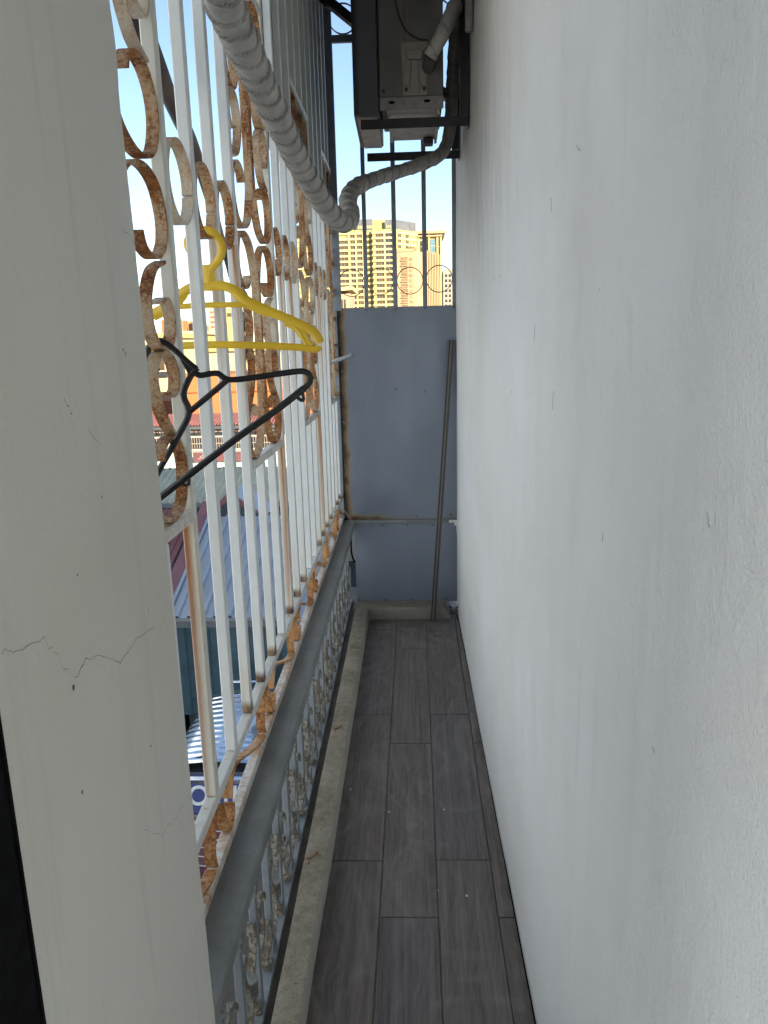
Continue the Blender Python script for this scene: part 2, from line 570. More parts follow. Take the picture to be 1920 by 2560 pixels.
# ------------------------------------------------------------------ ground and far setting
mb = MB()
for i in range(24):
    a0, a1 = 2 * math.pi * i / 24, 2 * math.pi * (i + 1) / 24
    mb.add([(0, 0, -7.0), (3000 * math.cos(a0), 3000 * math.sin(a0), -7.0), (3000 * math.cos(a1), 3000 * math.sin(a1), -7.0)], [(0, 1, 2)])
structure(obj('ground', mb.mesh('ground', simple('dusty_ground', (.17, .16, .145), .95, var=.3, scale=.4), weld=True)))
mb = MB()
mb.quad((-7.5, -20, -6.99), (-.9, -20, -6.99), (-.9, 13.6, -6.99), (-7.5, 13.6, -6.99))
structure(obj('road', mb.mesh('road', simple('asphalt', (.05, .05, .052), .9, var=.25, scale=3))))

# ------------------------------------------------------------------ balcony floor
mb = MB()
mb.box((-.45, -.6, -.25), (.30, 4.1, -.006))
floor = structure(obj('balcony_floor', mb.mesh('balcony_floor', M_grout)))
cols = [(-.262, -.110), (-.110, .038), (.038, .187), (.187, .262)]
J = [0, 0, 0, 0]
# joints read off the floor: column 1 .. 4
J[0] = [3.541, 2.66, 1.821, .98, .14]
J[1] = [3.299, 2.447, 1.611, .77, -.07]
J[2] = [3.52, 2.663, 1.826, .99, .15]
J[3] = [3.29, 2.449, 1.613, .77, -.07]
g = .0016
for ci, (x0, x1) in enumerate(cols):
    ys = [3.69] + J[ci] + [-.55]
    for a, b in zip(ys[:-1], ys[1:]):
        mb = MB()
        xr = x1 - g
        mb.box((x0 + g, b + g, -.006), (xr, a - g, random.uniform(-.0006, .0006)))
        obj('plank', mb.mesh('plank', M_plank, bevel=.0015), floor)

mb = MB()
mb.add([(WALLX(y) - w, y, .0016) for y, w in ((-.5, .006), (.8, .0055), (1.3, .005), (2.2, .0035), (3.0, .003), (3.7, .004))] + [(WALLX(y) + .006, y, .0016) for y in (-.5, .8, 1.3, 2.2, 3.0, 3.7)],
       [(i, i + 1, i + 7, i + 6) for i in range(5)])
obj('dirt_joint', mb.mesh('dirt_joint', M_dark), floor)

# ------------------------------------------------------------------ right wall (house wall)
mb = MB()
ny, nz = 150, 170
y0, y1, z0, z1 = -.6, 3.90, -.004, 3.05
vs = []
for i in range(ny + 1):
    for j in range(nz + 1):
        y = y0 + (y1 - y0) * i / ny
        z = z0 + (z1 - z0) * j / nz
        n1 = noise.noise(Vector((y * 1.1, z * 1.0, 3.3)))
        n2 = noise.noise(Vector((y * 4.5, z * 3.7, 9.1)))
        foot = max(0, 1 - z / .12) ** 2 * .004
        vs.append((WALLX(y) + n1 * .0035 + n2 * .0012 - foot * 0, y, z))
fs = [(i * (nz + 1) + j, (i + 1) * (nz + 1) + j, (i + 1) * (nz + 1) + j + 1, i * (nz + 1) + j + 1) for i in range(ny) for j in range(nz)]
mb.add(vs, fs)
k = Kit('plastered_wall', 'long off-white plastered wall running along the right side of the narrow balcony', 'wall', (.25, 1.6, 0))
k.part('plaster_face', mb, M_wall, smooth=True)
mb = MB()
mb.box((.262, -9, -7), (14, 3.898, 3.05))
mb.box((.262, -9, 3.10), (14, 3.7, 7.6))
k.part('house_body', mb, M_houseback)
# dirty gap at the foot of the wall
mb = MB()
mb.box((.2, -.55, -.0055), (.262, 3.7, -.003))
# scratches
M_scr = simple('scratch_dirt', (.42, .42, .41), .9)
for (yy, zz, ln, an) in [(1.9, 1.95, .03, 1.3), (1.35, 1.62, .05, 1.2), (.72, .98, .010, 1.45), (1.5, 1.41, .06, 1.7), (2.2, 1.57, .05, .3),
                          (2.05, 1.56, .03, -.2), (1.15, 1.66, .05, .5), (.62, 1.25, .02, .9), (1.3, 1.3, .05, 1.6), (.95, 1.15, .02, 1.5), (1.8, 1.28, .012, 1.5), (.58, 1.70, .03, 1.0)]:
    pts = []
    for q in range(7):
        t = (q / 6 - .5) * .6
        pts.append((WALLX(yy) - .001, yy + math.cos(an) * ln * t + random.uniform(-1, 1) * .003, zz + math.sin(an) * ln * t + random.uniform(-1, 1) * .003))
    pts = [(WALLX(p[1]) + noise.noise(Vector((p[1] * 1.1, p[2] * 1.0, 3.3))) * .0035 + noise.noise(Vector((p[1] * 4.5, p[2] * 3.7, 9.1))) * .0012 - .0003, p[1], p[2]) for p in pts]
    sc = MB()
    sc.sweep(pts, rect(.0006, .0008), (1, 0, 0))
    k.part('scratch', sc, M_scr)
# stubs of loose mortar along the foot
structure(obj('ceiling', (lambda m: (m.box((-.47, -1.2, 3.051), (.40, 3.95, 3.098)), m.mesh('ceiling', M_ceiling))[1])(MB())))

mb = MB()
mb.box((-.62, -1.4, 2.06), (.262, .70, 3.045))  # out-of-view block added to darken the upper bars
tag(obj('shade_block', mb.mesh('shade_block', M_houseback)), 'unseen plaster block added above the top of the view to shade the upper bars', 'shade_block')
# ------------------------------------------------------------------ left pier with cracks, and black frame
pk = Kit('wall_pier', 'grey white plastered pier with hairline cracks filling the left edge of the view', 'wall', (-.40, .2, 0))
mb = MB()
nz = 300
ring = []
for j in range(nz + 1):
    z = -.2 + 3.25 * j / nz
    ye = .803 - .0335 * z + .0020 * noise.noise(Vector((0, z * 9, 1))) + .0014 * noise.noise(Vector((4, z * 30, 1))) + .0008 * noise.noise(Vector((4, z * 95, 6)))
    if 1.63 < z < 1.70:
        ye += .004 * math.sin((z - 1.63) / .07 * math.pi)
    ring.append([(-.265, .385, z), (-.265, .42, z), (-.265, .50, z), (-.265, .60, z), (-.265, ye - .008, z), (-.2664, ye - .003, z), (-.270, ye, z), (-.60, ye + .02, z), (-.60, .385, z)])
kk = len(ring[0])
mb.add([p for r_ in ring for p in r_], [(j * kk + q, j * kk + (q + 1) % kk, (j + 1) * kk + (q + 1) % kk, (j + 1) * kk + q) for j in range(nz) for q in range(kk)])
pk.part('plaster_body', mb, M_pier, smooth=True)
M_crack = simple('crack_dirt', (.20, .195, .18), .95)
M_spot = simple('dark_spot', (.10, .10, .09), .9)
def crack(pts, w):
    fine = []
    for a, b in zip(pts[:-1], pts[1:]):
        for q in range(5):
            t = q / 5
            fine.append((-.2649, a[0] + (b[0] - a[0]) * t + random.uniform(-1, 1) * .0016, a[1] + (b[1] - a[1]) * t + random.uniform(-1, 1) * .0025))
    fine.append((-.2649, *pts[-1]))
    cr = MB()
    hw = [w * max(.12, .45 + .55 * noise.noise(Vector((p[1] * 60, p[2] * 60, 2)))) * .5 for p in fine]
    cr.add([(p[0] + .0002, p[1], p[2] + q) for p, q in zip(fine, hw)] + [(p[0] + .0002, p[1], p[2] - q) for p, q in zip(fine, hw)],
           [(i, i + 1, i + 1 + len(fine), i + len(fine)) for i in range(len(fine) - 1)])
    pk.part('crack', cr, M_crack)
crack([(.437, 1.215), (.452, 1.207), (.489, 1.202), (.503, 1.183), (.525, 1.154), (.548, 1.16), (.588, 1.146), (.611, 1.129), (.652, 1.135), (.70, 1.128)], .0012)
crack([(.588, 1.146), (.600, 1.10)], .0007)
crack([(.717, 1.509), (.744, 1.499), (.757, 1.497)], .0012)
crack([(.624, .954), (.666, .917), (.703, .908), (.753, .904), (.775, .885)], .0009)
crack([(.563, 1.364), (.573, 1.353)], .0020)
crack([(.599, 1.339), (.622, 1.321)], .0016)
crack([(.70, 1.115), (.73, 1.127)], .0008)
for (y, z, r_) in [(.522, 1.149, .0021), (.515, 1.064, .0016), (.61, 1.28, .0011), (.69, 1.40, .0012), (.66, 1.02, .0013), (.55, 1.23, .001)]:
    mb = MB()
    mb.add([(-.2646, y + r_ * math.cos(a * math.pi / 4), z + r_ * 1.2 * math.sin(a * math.pi / 4)) for a in range(8)], [tuple(range(8))])
    pk.part('stain_spot', mb, M_spot)
fk = Kit('door_frame', 'black door frame edge at the lower left corner beside the grey pier', 'door frame', (-.26, .2, 0))
mb = MB()
mb.box((-.300, .330, -.2), (-.2610, .417, 2.6))
fk.part('jamb', mb, M_dark, bevel=.004)
mb = MB()
mb.box((-.2660, .4175, -.2), (-.2630, .424, 2.6))
fk.part('seal', mb, M_dark, bevel=.002)

# ------------------------------------------------------------------ concrete curb and ledge
ck = MB()
pts_top = []
def curbline(y):
    return (-.252 - .004 * (y > 2) * (y - 2) - .0025 * noise.noise(Vector((y * 3, 2, 0))) - .0012 * noise.noise(Vector((y * 21, 2, 0))),
            -.314 - .006 * (y - 1.3) - .0012 * noise.noise(Vector((y * 5, 7, 0))))
sec = []
N = 90
for i in range(N + 1):
    y = .72 + (3.69 - .72) * i / N
    a, b = curbline(y)
    h = .060 + .0015 * noise.noise(Vector((y * 4, 0, 5)))
    chip = .006 * max(0, noise.noise(Vector((y * 12, 4, 1))) - .25)
    sec.append([(a, y, -.01), (a - .001, y, h - .008 - chip), (a - .006 - chip, y, h - chip * .3), ((a + b) / 2, y, h + .0015), (b + .006, y, h), (b, y, h - .006), (b, y, -.02)])
kk = 7
ck.add([p for r_ in sec for p in r_], [(i * kk + q, i * kk + q + 1, (i + 1) * kk + q + 1, (i + 1) * kk + q) for i in range(N) for q in range(kk - 1)] + [tuple(range(kk)), tuple(N * kk + q for q in range(kk))])
# end return across the balcony, broken at the right corner
sec = []
N2 = 40
for i in range(N2 + 1):
    x = -.335 + (.165 + .335) * i / N2
    w = noise.noise(Vector((x * 14, 1, 1)))
    f = 3.692 + .002 * w
    h = .062 + .0015 * noise.noise(Vector((x * 9, 3, 1)))
    if i > N2 - 3:
        h -= .014 * (i - N2 + 3)
    sec.append([(x, f, -.01), (x, f + .001, h - .008), (x, f + .007, h), (x, 3.80, h), (x, 3.95, h), (x, 3.95, -.02)])
kk = 6
ck.add([p for r_ in sec for p in r_], [(i * kk + q, (i + 1) * kk + q, (i + 1) * kk + q + 1, i * kk + q + 1) for i in range(N2) for q in range(kk - 1)] + [tuple(range(kk)), tuple(N2 * kk + q for q in range(kk))])
tag(obj('concrete_curb', ck.mesh('concrete_curb', M_conc, smooth=True)), 'rough L-shaped concrete kerb along the left edge and far end of the dark floor', 'kerb')
mb = MB()
mb.box((-.45, -.3, -.26), (-.300, 4.1, .040))
structure(obj('balcony_ledge', mb.mesh('balcony_ledge', M_ledge)))
mb = MB()
random.seed(3)
for i in range(26):
    x, y, z = random.uniform(.160, .208), random.uniform(3.69, 3.80), random.uniform(0, .05)
    s_ = random.uniform(.004, .012)
    vs = [(x + random.uniform(-s_, s_), y + random.uniform(-s_, s_), z + random.uniform(-s_ * .5, s_)) for _ in range(6)]
    mb.add(vs, [(0, 1, 2), (0, 2, 3), (3, 4, 5), (1, 4, 5), (0, 4, 2)])
o = obj('mortar_rubble', mb.mesh('mortar_rubble', simple('dark_rubble', (.09, .075, .06), .95, var=.5, scale=60)))
o['kind'] = 'stuff'
mb = MB()
mb.box((.172, 3.70, .062), (.184, 3.712, .066))
tag(obj('paper_scrap', mb.mesh('paper_scrap', M_whitepl)), 'tiny white scrap lying on the rubble at the far right corner', 'scrap')
# wire stubs on the kerb
for (y, lab) in ((1.742, 'rusty broken wire stub sticking out of the nearer half of the kerb'), (2.43, 'rusty broken wire stub sticking out of the farther half of the kerb')):
    mb = MB()
    mb.tube(catmull([(-.318, y, .045), (-.312, y + .01, .058), (-.302, y + .004, .064), (-.292, y + .014, .066), (-.284, y + .03, .064)], 4), .0028, 6)
    mb.tube(catmull([(-.318, y, .04), (-.309, y - .014, .052), (-.300, y - .012, .062)], 4), .0034, 6)
    tag(obj('wire_stub', mb.mesh('wire_stub', M_scroll_orange, smooth=True)), lab, 'wire', 'broken wire stubs on the kerb')

# ------------------------------------------------------------------ balustrade
RZ = .0108
bk = Kit('balustrade', 'low grey iron balustrade with wide flat handrail and carved scrolls under the grille', 'balustrade', (-.33, 2.2, .04), RZ)
mb = MB()
mb.box((-.362, .70, .468), (-.283, 3.86, .5))
bk.part('handrail', mb, M_hand, bevel=.005, seg=2)
mb = MB()
mb.box((-.346, .70, .041), (-.318, 3.86, .052))
bk.part('bottom_strip', mb, M_post, bevel=.001)
post = MB()
post.box((-.008, -.0075, .045), (.008, .0075, .33))
post_me = post.mesh('post', M_post, bevel=.0015)
cap = MB()
for r0, r1, a, b in [(.0105, .0105, .318, .330), (.0088, .0088, .330, .338), (.0122, .0122, .338, .348), (.0100, .0100, .348, .359), (.0112, .0080, .359, .376), (.0065, .0045, .376, .41), (.0035, .0035, .41, .468)]:
    cap.frustum((0, 0), r0, r1, a, b)
cap_me = cap.mesh('cap', M_cap)
leaf = MB()
leaf.sweep([(0, .012, .395), (0, .026, .405), (0, .034, .425), (0, .028, .445), (0, .008, .462)], rect(.014, .006), (1, 0, 0))
leaf.sweep([(0, -.012, .395), (0, -.026, .405), (0, -.034, .425), (0, -.028, .445), (0, -.008, .462)], rect(.014, .006), (1, 0, 0))
leaf_me = leaf.mesh('cap_leaf', M_castdark, smooth=True)
PS = .1385
PY0 = 1.307 - 5 * PS
XP = -.332
posts = []
for i in range(24):
    y = PY0 + PS * i
    if y > 3.8 or y < .72:
        continue
    o = bk.put('post', post_me, (XP, y, 0))
    obj('cap', cap_me, o)
    obj('cap_leaf', leaf_me, o)
    posts.append((i, y))
def sstrip(pts, w=.0145, t=.009, n=5):
    m = MB()
    m.sweep(catmull([(0, a, b) for a, b in pts], n), rect(w, t), (1, 0, 0))
    return m
h = PS / 2
# collared scrolls in every second bay, curled knuckles in the others
A_me = sstrip([(-.030, .250), (-.040, .270), (-.050, .258), (-.052, .235), (-.040, .205), (-.018, .175), (-.010, .150), (-.010, .120), (-.026, .090), (-.046, .075), (-.052, .060), (-.040, .056)]).mesh('scroll', M_cast, smooth=True)
B_me = sstrip([(.030, .250), (.040, .270), (.050, .258), (.052, .235), (.040, .205), (.018, .175), (.010, .150), (.010, .120), (.026, .090), (.046, .075), (.052, .060), (.040, .056)]).mesh('scroll', M_cast, smooth=True)
K1_me = sstrip([(.020, .235), (.000, .262), (-.030, .275), (-.050, .255), (-.052, .225), (-.036, .205), (-.014, .208), (-.006, .190), (-.024, .172), (-.046, .165)], .016, .011).mesh('scroll', M_cast, smooth=True)
K2_me = sstrip([(-.004, .150), (.020, .165), (.046, .150), (.052, .115), (.036, .095), (.010, .105), (.0, .085), (.02, .060), (.046, .055)], .016, .011).mesh('scroll', M_cast, smooth=True)
col = MB()
for zz in (.150, .163, .176):
    col.tube([(0, 0, zz - .0055), (0, 0, zz + .0055)], .0165, 10)
col_me = col.mesh('collar', M_cap, smooth=True)
for i, y in posts:
    yc = y + h
    if yc > 3.75:
        continue
    if (i % 2) == 0:
        bk.put('scroll', A_me, (XP, yc, 0))
        bk.put('scroll', B_me, (XP, yc, 0))
        bk.put('collar', col_me, (XP, yc, 0))
    else:
        bk.put('scroll', K1_me, (XP, yc, 0))
        bk.put('scroll', K2_me, (XP, yc, 0))

# ------------------------------------------------------------------ security grille on the left
gk = Kit('security_grille', 'tall white painted window grille with rusty scrolls along the left side of the balcony', 'grille', (-.35, 2.2, .50), RZ)
SP, Y1 = .1494, 1.148
BX = -.35                       # centre plane of the 20 mm tubes
barY = lambda i: Y1 + SP * (i - 1) + .010      # centre of tube i
bfull = MB(); bfull.box((-.010, -.010, .644), (.010, .010, 2.98))
bshort = MB(); bshort.box((-.010, -.010, .644), (.010, .010, 1.132))
bup = MB(); bup.box((-.010, -.010, 2.205), (.010, .010, 2.98))
me_full = bfull.mesh('bar', M_bar, bevel=.0018)
me_short = bshort.mesh('bar', M_bar, bevel=.0018)
me_up = bup.mesh('bar', M_bar, bevel=.0018)
me_full_s = bfull.mesh('bar', M_barstreak, bevel=.0018)
for i in range(-2, 19):
    ph = (i + 2) % 6            # 0 = left side of an ornament bay, 3 = right side
    y = barY(i)
    if y > 3.80:
        continue
    if ph in (1, 2):
        gk.put('bar', me_short, (BX, y, 0))
        gk.put('bar', me_up, (BX, y, 0))
    else:
        gk.put('bar', me_full_s if ph == 3 else me_full, (BX, y, 0))
yA, yB = .70, 3.80
for (za, zb, nm) in ((.624, .644, 'rail'), (.5005, .5225, 'rail'), (2.98, 3.01, 'rail')):
    mb = MB(); mb.box((-.3602, yA, za), (-.3398, yB, zb))
    gk.part(nm, mb, M_rail, bevel=.002)
# end post of the grille
mb = MB(); mb.box((-.366, 3.802, .5), (-.336, 3.83, 3.01)); gk.part('end_post', mb, M_frame, bevel=.002)

ORN = {}
def mir(pts): return [(-a, b) for a, b in pts]
zM = 1.6455
def upflip(pts): return [(a, zM + (zM - b) * 1.085) for a, b in pts]
sB = [(.012, 1.50), (.018, 1.555), (.050, 1.610), (.090, 1.634), (.140, 1.640), (.185, 1.625), (.207, 1.590), (.205, 1.556), (.180, 1.531), (.145, 1.524), (.112, 1.533), (.100, 1.553)]
sE = [(.012, 1.42), (.016, 1.34), (.024, 1.27), (.050, 1.205), (.090, 1.166), (.140, 1.155), (.185, 1.168), (.206, 1.204), (.205, 1.238), (.185, 1.264), (.150, 1.273), (.120, 1.265), (.106, 1.246)]
sBE = list(reversed(sB)) + sE          # one long strip from the upper curl through the middle to the lower curl
sC = [(.186, 1.521), (.140, 1.506), (.110, 1.472), (.106, 1.437), (.125, 1.409), (.158, 1.399), (.190, 1.408), (.206, 1.430), (.204, 1.455), (.186, 1.470), (.150, 1.463)]
sD = [(.206, 1.240), (.190, 1.262), (.150, 1.290), (.118, 1.325), (.106, 1.362), (.125, 1.387), (.158, 1.396), (.190, 1.386), (.206, 1.362), (.200, 1.340), (.178, 1.332), (.155, 1.337)]
strips = [(sBE, M_scroll), (mir(sBE), M_scroll), (upflip(sBE), M_scroll), (mir(upflip(sBE)), M_scroll),
          (sC, M_scroll_lite), (mir(sC), M_scroll_lite), (upflip(sC), M_scroll_lite), (mir(upflip(sC)), M_scroll_lite),
          (sD, M_scroll), (mir(sD), M_scroll), (upflip(sD), M_scroll), (mir(upflip(sD)), M_scroll)]
strip_me = []
for pts, m in strips:
    mb = MB()
    mb.sweep(catmull([(0, a, b) for a, b in pts], 6), rect(.0180, .0050), (1, 0, 0))
    strip_me.append(mb.mesh('scroll', m, smooth=True, bevel=.0008))
jog = 0
for b in range(4):
    i0 = -2 + 6 * b
    yc = (barY(i0) + barY(i0 + 3)) / 2
    if barY(i0) > 3.75:
        continue
    lo, hi = barY(i0) + .010, min(barY(i0 + 3) - .010, 3.80)
    for za, zb in ((1.132, 1.152), (2.185, 2.205)):
        mb = MB(); mb.box((-.3600, lo, za), (-.3400, hi, zb))
        gk.part('short_rail', mb, M_rail, bevel=.002)
    for me in strip_me:
        gk.put('scroll', me, (BX + random.uniform(-.0008, .0008), yc, 0))
# open rings between the plain bars, each bent from one strip with a visible seam
ang = [(-8 + 356 * q / 40) for q in range(41)]
for m_, dz in ((M_scroll, 0), (M_scroll_lite, .002)):
    mb = MB()
    mb.sweep([(0, .0625 * math.cos(R(a)) * (1 if q else .97), 1.648 + dz + .060 * math.sin(R(a))) for q, a in enumerate(ang)], rect(.0180, .0046), (1, 0, 0))
    ORN[dz] = mb.mesh('ring', m_, smooth=True)
for b in range(4):
    for s_ in range(3):
        i = 1 + 6 * b + s_
        if barY(i + 1) > 3.8:
            continue
        gk.put('ring', ORN[0] if (b + s_) % 3 else ORN[.002], (BX, (barY(i) + barY(i + 1)) / 2, 0))
# wavy scrolls between the two bottom rails
sA_ = [(-.365, .575), (-.352, .604), (-.322, .6165), (-.270, .600), (-.150, .553), (-.075, .5290), (-.045, .5270)]
sB_ = [(-.035, .5275), (-.042, .560), (-.024, .606), (.000, .6195), (.024, .606), (.046, .560), (.060, .532), (.080, .5265), (.100, .538), (.102, .560)]
mA = MB(); mA.sweep(catmull([(0, a, b) for a, b in sA_], 5), rect(.020, .005), (1, 0, 0))
mB = MB(); mB.sweep(catmull([(0, a, b) for a, b in sB_], 5), rect(.020, .005), (1, 0, 0))
mA, mB = mA.mesh('scroll', M_scroll_orange, smooth=True), mB.mesh('scroll', M_scroll_orange, smooth=True)
for k_ in range(-1, 6):
    t = 1.614 + .4575 * k_
    if t > 1.05:
        gk.put('scroll', mA, (BX, t, 0))
    if .95 < t < 3.72:
        gk.put('scroll', mB, (BX, t, 0))

# ------------------------------------------------------------------ end of the balcony: sheets, cross bar, end grille
PYY = 3.80
M_up = m_panel(-.372, .209, .507, 1.572, 'upper_sheet_paint')
M_lo = m_panel(-.38, .213, .030, .49, 'lower_sheet_paint')
def sheet(xa, xb, za, zb, y, amp, seed):
    m = MB()
    n_, k_ = 24, 30
    vs = []
    for i in range(n_ + 1):
        for j in range(k_ + 1):
            x, z = xa + (xb - xa) * i / n_, za + (zb - za) * j / k_
            e = min(1, 6 * min(i / n_, 1 - i / n_)) * min(1, 6 * min(j / k_, 1 - j / k_))
            vs.append((x, y + amp * e * noise.noise(Vector((x * 4, z * 2.4, seed))), z))
    m.add(vs, [(i * (k_ + 1) + j, (i + 1) * (k_ + 1) + j, (i + 1) * (k_ + 1) + j + 1, i * (k_ + 1) + j + 1) for i in range(n_) for j in range(k_)])
    m.box((xa, y + .008, za), (xb, y + .011, zb))
    return m
def screws(kit, pts, y):
    sm = MB()
    sm.tube([(0, 0, 0), (0, -.003, 0)], .0062, 8)
    sm.tube([(0, -.003, 0), (0, -.0065, 0)], .0038, 6)
    me = sm.mesh('screw', M_screw)
    for x, z in pts:
        kit.put('screw', me, (x, y, z))
uk = Kit('metal_sheet', 'tall blue grey metal sheet closing the far end, rusted down its left edge', 'metal sheet', (-.08, PYY, .507), group=None)
uk.part('sheet', sheet(-.372, .209, .507, 1.572, PYY, .016, 3), M_up, smooth=True)
mb = MB(); mb.box((-.415, PYY + .013, .50), (-.355, PYY + .02, 1.572)); uk.part('added_gap_strip', mb, M_iron)  # dark strip added to block light through the gap beside the sheet
screws(uk, [(-.233, 1.562), (-.091, 1.560), (.053, 1.562), (.195, 1.564), (-.095, 1.173), (.050, 1.160), (-.199, .522), (-.004, .520), (.175, .528), (-.362, 1.269), (-.362, .795), (-.362, 1.015)], PYY - .001)
lk = Kit('metal_sheet', 'short blue grey metal sheet between the far kerb and the cross bar', 'metal sheet', (-.06, PYY, .056))
lk.part('sheet', sheet(-.328, .206, .056, .488, PYY, .012, 8), M_lo, smooth=True)
screws(lk, [(-.179, .476), (-.052, .476), (.078, .476), (-.317, .070), (-.178, .070), (-.038, .070), (.146, .070)], PYY - .001)
mb = MB(); mb.box((-.372, PYY - .012, .490), (.209, PYY + .02, .506))
tag(obj('cross_bar', mb.mesh('cross_bar', M_hand, bevel=.002)), 'grey horizontal bar between the tall and the short metal sheet', 'bar')
ek = Kit('end_grille', 'grey bar grille with a row of thin rings above the far metal sheet', 'grille', (-.08, PYY, 1.57))
for x, w in ((-.3715, .017), (-.2305, .0095), (-.089, .0105), (.055, .0105), (.2005, .013)):
    mb = MB(); mb.box((x - w, PYY - .004, 1.560), (x + w, PYY + .018, 3.05))
    ek.part('bar' if w < .012 else 'post', mb, M_frame, bevel=.0015)
mb = MB(); mb.box((-.3535, PYY - .002, 2.742), (.1865, PYY + .016, 2.772)); ek.part('rail', mb, M_frame)
rg = MB()
rg.sweep([(.0625 * math.cos(2 * math.pi * q / 32), 0, .0625 * math.sin(2 * math.pi * q / 32)) for q in range(32)], rect(.012, .0035), (0, 1, 0), closed=True)
rg_me = rg.mesh('ring', M_ring, smooth=True)
for x, z in ((-.301, 1.689), (-.160, 1.693), (-.017, 1.692), (.125, 1.697)):
    ek.put('ring', rg_me, (x, PYY + .004, z))
for x in (-.301, -.160, -.017, .125):
    ek.put('ring', rg_me, (x, PYY + .004, 2.838))
mb = MB()
mb.sweep([(-.45, 3.60, 2.912), (-.20, 3.60, 2.716), (.16, 3.60, 2.44)], rect(.05, .034), (0, 1, 0))
tag(obj('roof_brace', mb.mesh('roof_brace', M_iron)), 'dark sloping iron brace high up behind the air conditioner', 'brace')

# ------------------------------------------------------------------ things standing and hanging at the far end
ak = Kit('aluminium_profile', 'dark brown aluminium channel leaning in the right corner against the metal sheet', 'profile', (.073, 3.68, 0))
top, bot = Vector((.181, 3.775, 1.407)), Vector((.072, 3.66, .002))
def along(sec):
    m = MB(); m.sweep([bot, top], sec, (0, 1, 0)); return m
ak.part('channel', along([(-.010, -.0125), (.012, -.0125), (.012, .0125), (-.010, .0125), (-.010, .0085), (.004, .0085), (.004, -.0085), (-.010, -.0085)]), M_alu)
ak.part('inner_strip', along([(-.004, -.0035), (.0038, -.0035), (.0038, .0035), (-.004, .0035)]), M_alu_in)
mb = MB(); mb.tube([(-.392, 3.57, 1.318), (-.278, 3.45, 1.351)], .0098, 12)
tag(obj('plastic_tube', mb.mesh('plastic_tube', M_pvc, smooth=True)), 'short grey plastic tube poking through the grille in front of the metal sheet', 'tube')
mb = MB(); mb.tube(catmull([(-.114, 3.785, 1.556), (-.208, 3.765, 1.205), (-.291, 3.745, .941), (-.359, 3.70, .753)], 6), .0005, 5)
tag(obj('nylon_string', mb.mesh('nylon_string', M_string)), 'long thin white string slanting across the metal sheet to the grille', 'string')
mb = MB(); mb.tube([(-.372, 3.70, .589), (-.314, 3.68, .503)], .0014, 5)
tag(obj('nylon_string', mb.mesh('nylon_string', M_string)), 'short thin string from the grille down to the end of the handrail', 'string')
mb = MB()
mb.box((.163, 3.765, .492), (.203, 3.772, .506)); mb.box((.190, 3.757, .478), (.207, 3.764, .508)); mb.box((.201, 3.765, .440), (.209, 3.772, .478))
tag(obj('plastic_clip', mb.mesh('plastic_clip', M_whitepl, bevel=.001)), 'small white plastic clip at the right end of the cross bar', 'clip')

# ------------------------------------------------------------------ air conditioner
ac = Kit('air_conditioner', 'dark outdoor air conditioner unit hung high at the far end of the balcony', 'air conditioner', (-.04, 3.2, 2.2))
YA = 2.95
mb = MB()
mb.prism([(-.112, YA + .006), (.118, YA + .006), (.118, 3.42), (-.112, 3.42)], 2.262, 2.80)
ac.part('service_panel', mb, M_ac, bevel=.004)
mb = MB()
mb.prism([(-.206, YA + .020), (-.200, YA + .006), (-.185, YA), (-.116, YA), (-.116, 3.42), (-.214, 3.42)], 2.205, 2.82)
ac.part('front_cover', mb, M_acfront, bevel=.004)
mb = MB()
mb.box((-.112, YA + .010, 2.218), (.118, YA + .016, 2.2615))
ac.part('valve_plate', mb, M_acplate, bevel=.002)
for x, z in ((-.068, 2.243), (.059, 2.244)):
    m = MB()
    m.add([(x + .012 * math.cos(q * math.pi / 6), YA + .0095, z + .0052 * math.sin(q * math.pi / 6)) for q in range(12)] + [(x + .012 * math.cos(q * math.pi / 6), YA + .0085, z + .0052 * math.sin(q * math.pi / 6)) for q in range(12)],
          [tuple(range(12, 24))] + [(q, (q + 1) % 12, (q + 1) % 12 + 12, q + 12) for q in range(12)])
    ac.part('plate_hole', m, M_dark)
mb = MB()
mb.box((-.085, YA + .03, 2.222), (.108, 3.40, 2.232)); mb.box((-.085, YA + .03, 2.214), (-.075, 3.40, 2.2215)); mb.box((.095, YA + .03, 2.205), (.105, 3.40, 2.2215))
ac.part('base_pan', mb, M_acbase, bevel=.001)
mb = MB(); mb.box((-.195, YA + .03, 2.199), (-.122, 3.41, 2.2045)); ac.part('cover_underside', mb, M_acbase)
# handle cover: flared plate with a raised A shape
mb = MB()
mb.add([(-.030, YA, 2.432), (.062, YA, 2.432), (.058, YA, 2.262), (-.026, YA, 2.262), (-.030, YA + .006, 2.432), (.062, YA + .006, 2.432), (.058, YA + .006, 2.262), (-.026, YA + .006, 2.262)],
       [(0, 1, 2, 3), (0, 4, 5, 1), (1, 5, 6, 2), (2, 6, 7, 3), (3, 7, 4, 0)])
hp = ac.part('handle_cover', mb, M_achandle)
mb = MB()
def slab(q, y0_, y1_):
    mb.add([(a, y0_, b) for a, b in q] + [(a, y1_, b) for a, b in q], [(0, 1, 2, 3)] + [(i, (i + 1) % 4, (i + 1) % 4 + 4, i + 4) for i in range(4)])
slab([(-.016, 2.405), (.047, 2.405), (.042, 2.375), (-.010, 2.375)], YA - .012, YA)
slab([(-.018, 2.372), (.004, 2.372), (-.004, 2.292), (-.024, 2.292)], YA - .009, YA)
slab([(.027, 2.372), (.048, 2.372), (.055, 2.292), (.036, 2.292)], YA - .009, YA)
slab([(.006, 2.372), (.025, 2.372), (.034, 2.268), (-.003, 2.268)], YA - .005, YA)
ac.part('handle_ridge', mb, M_achandle, bevel=.002)
sm = MB(); sm.tube([(0, 0, 0), (0, -.004, 0)], .0062, 10); sm_me = sm.mesh('screw', M_iron)
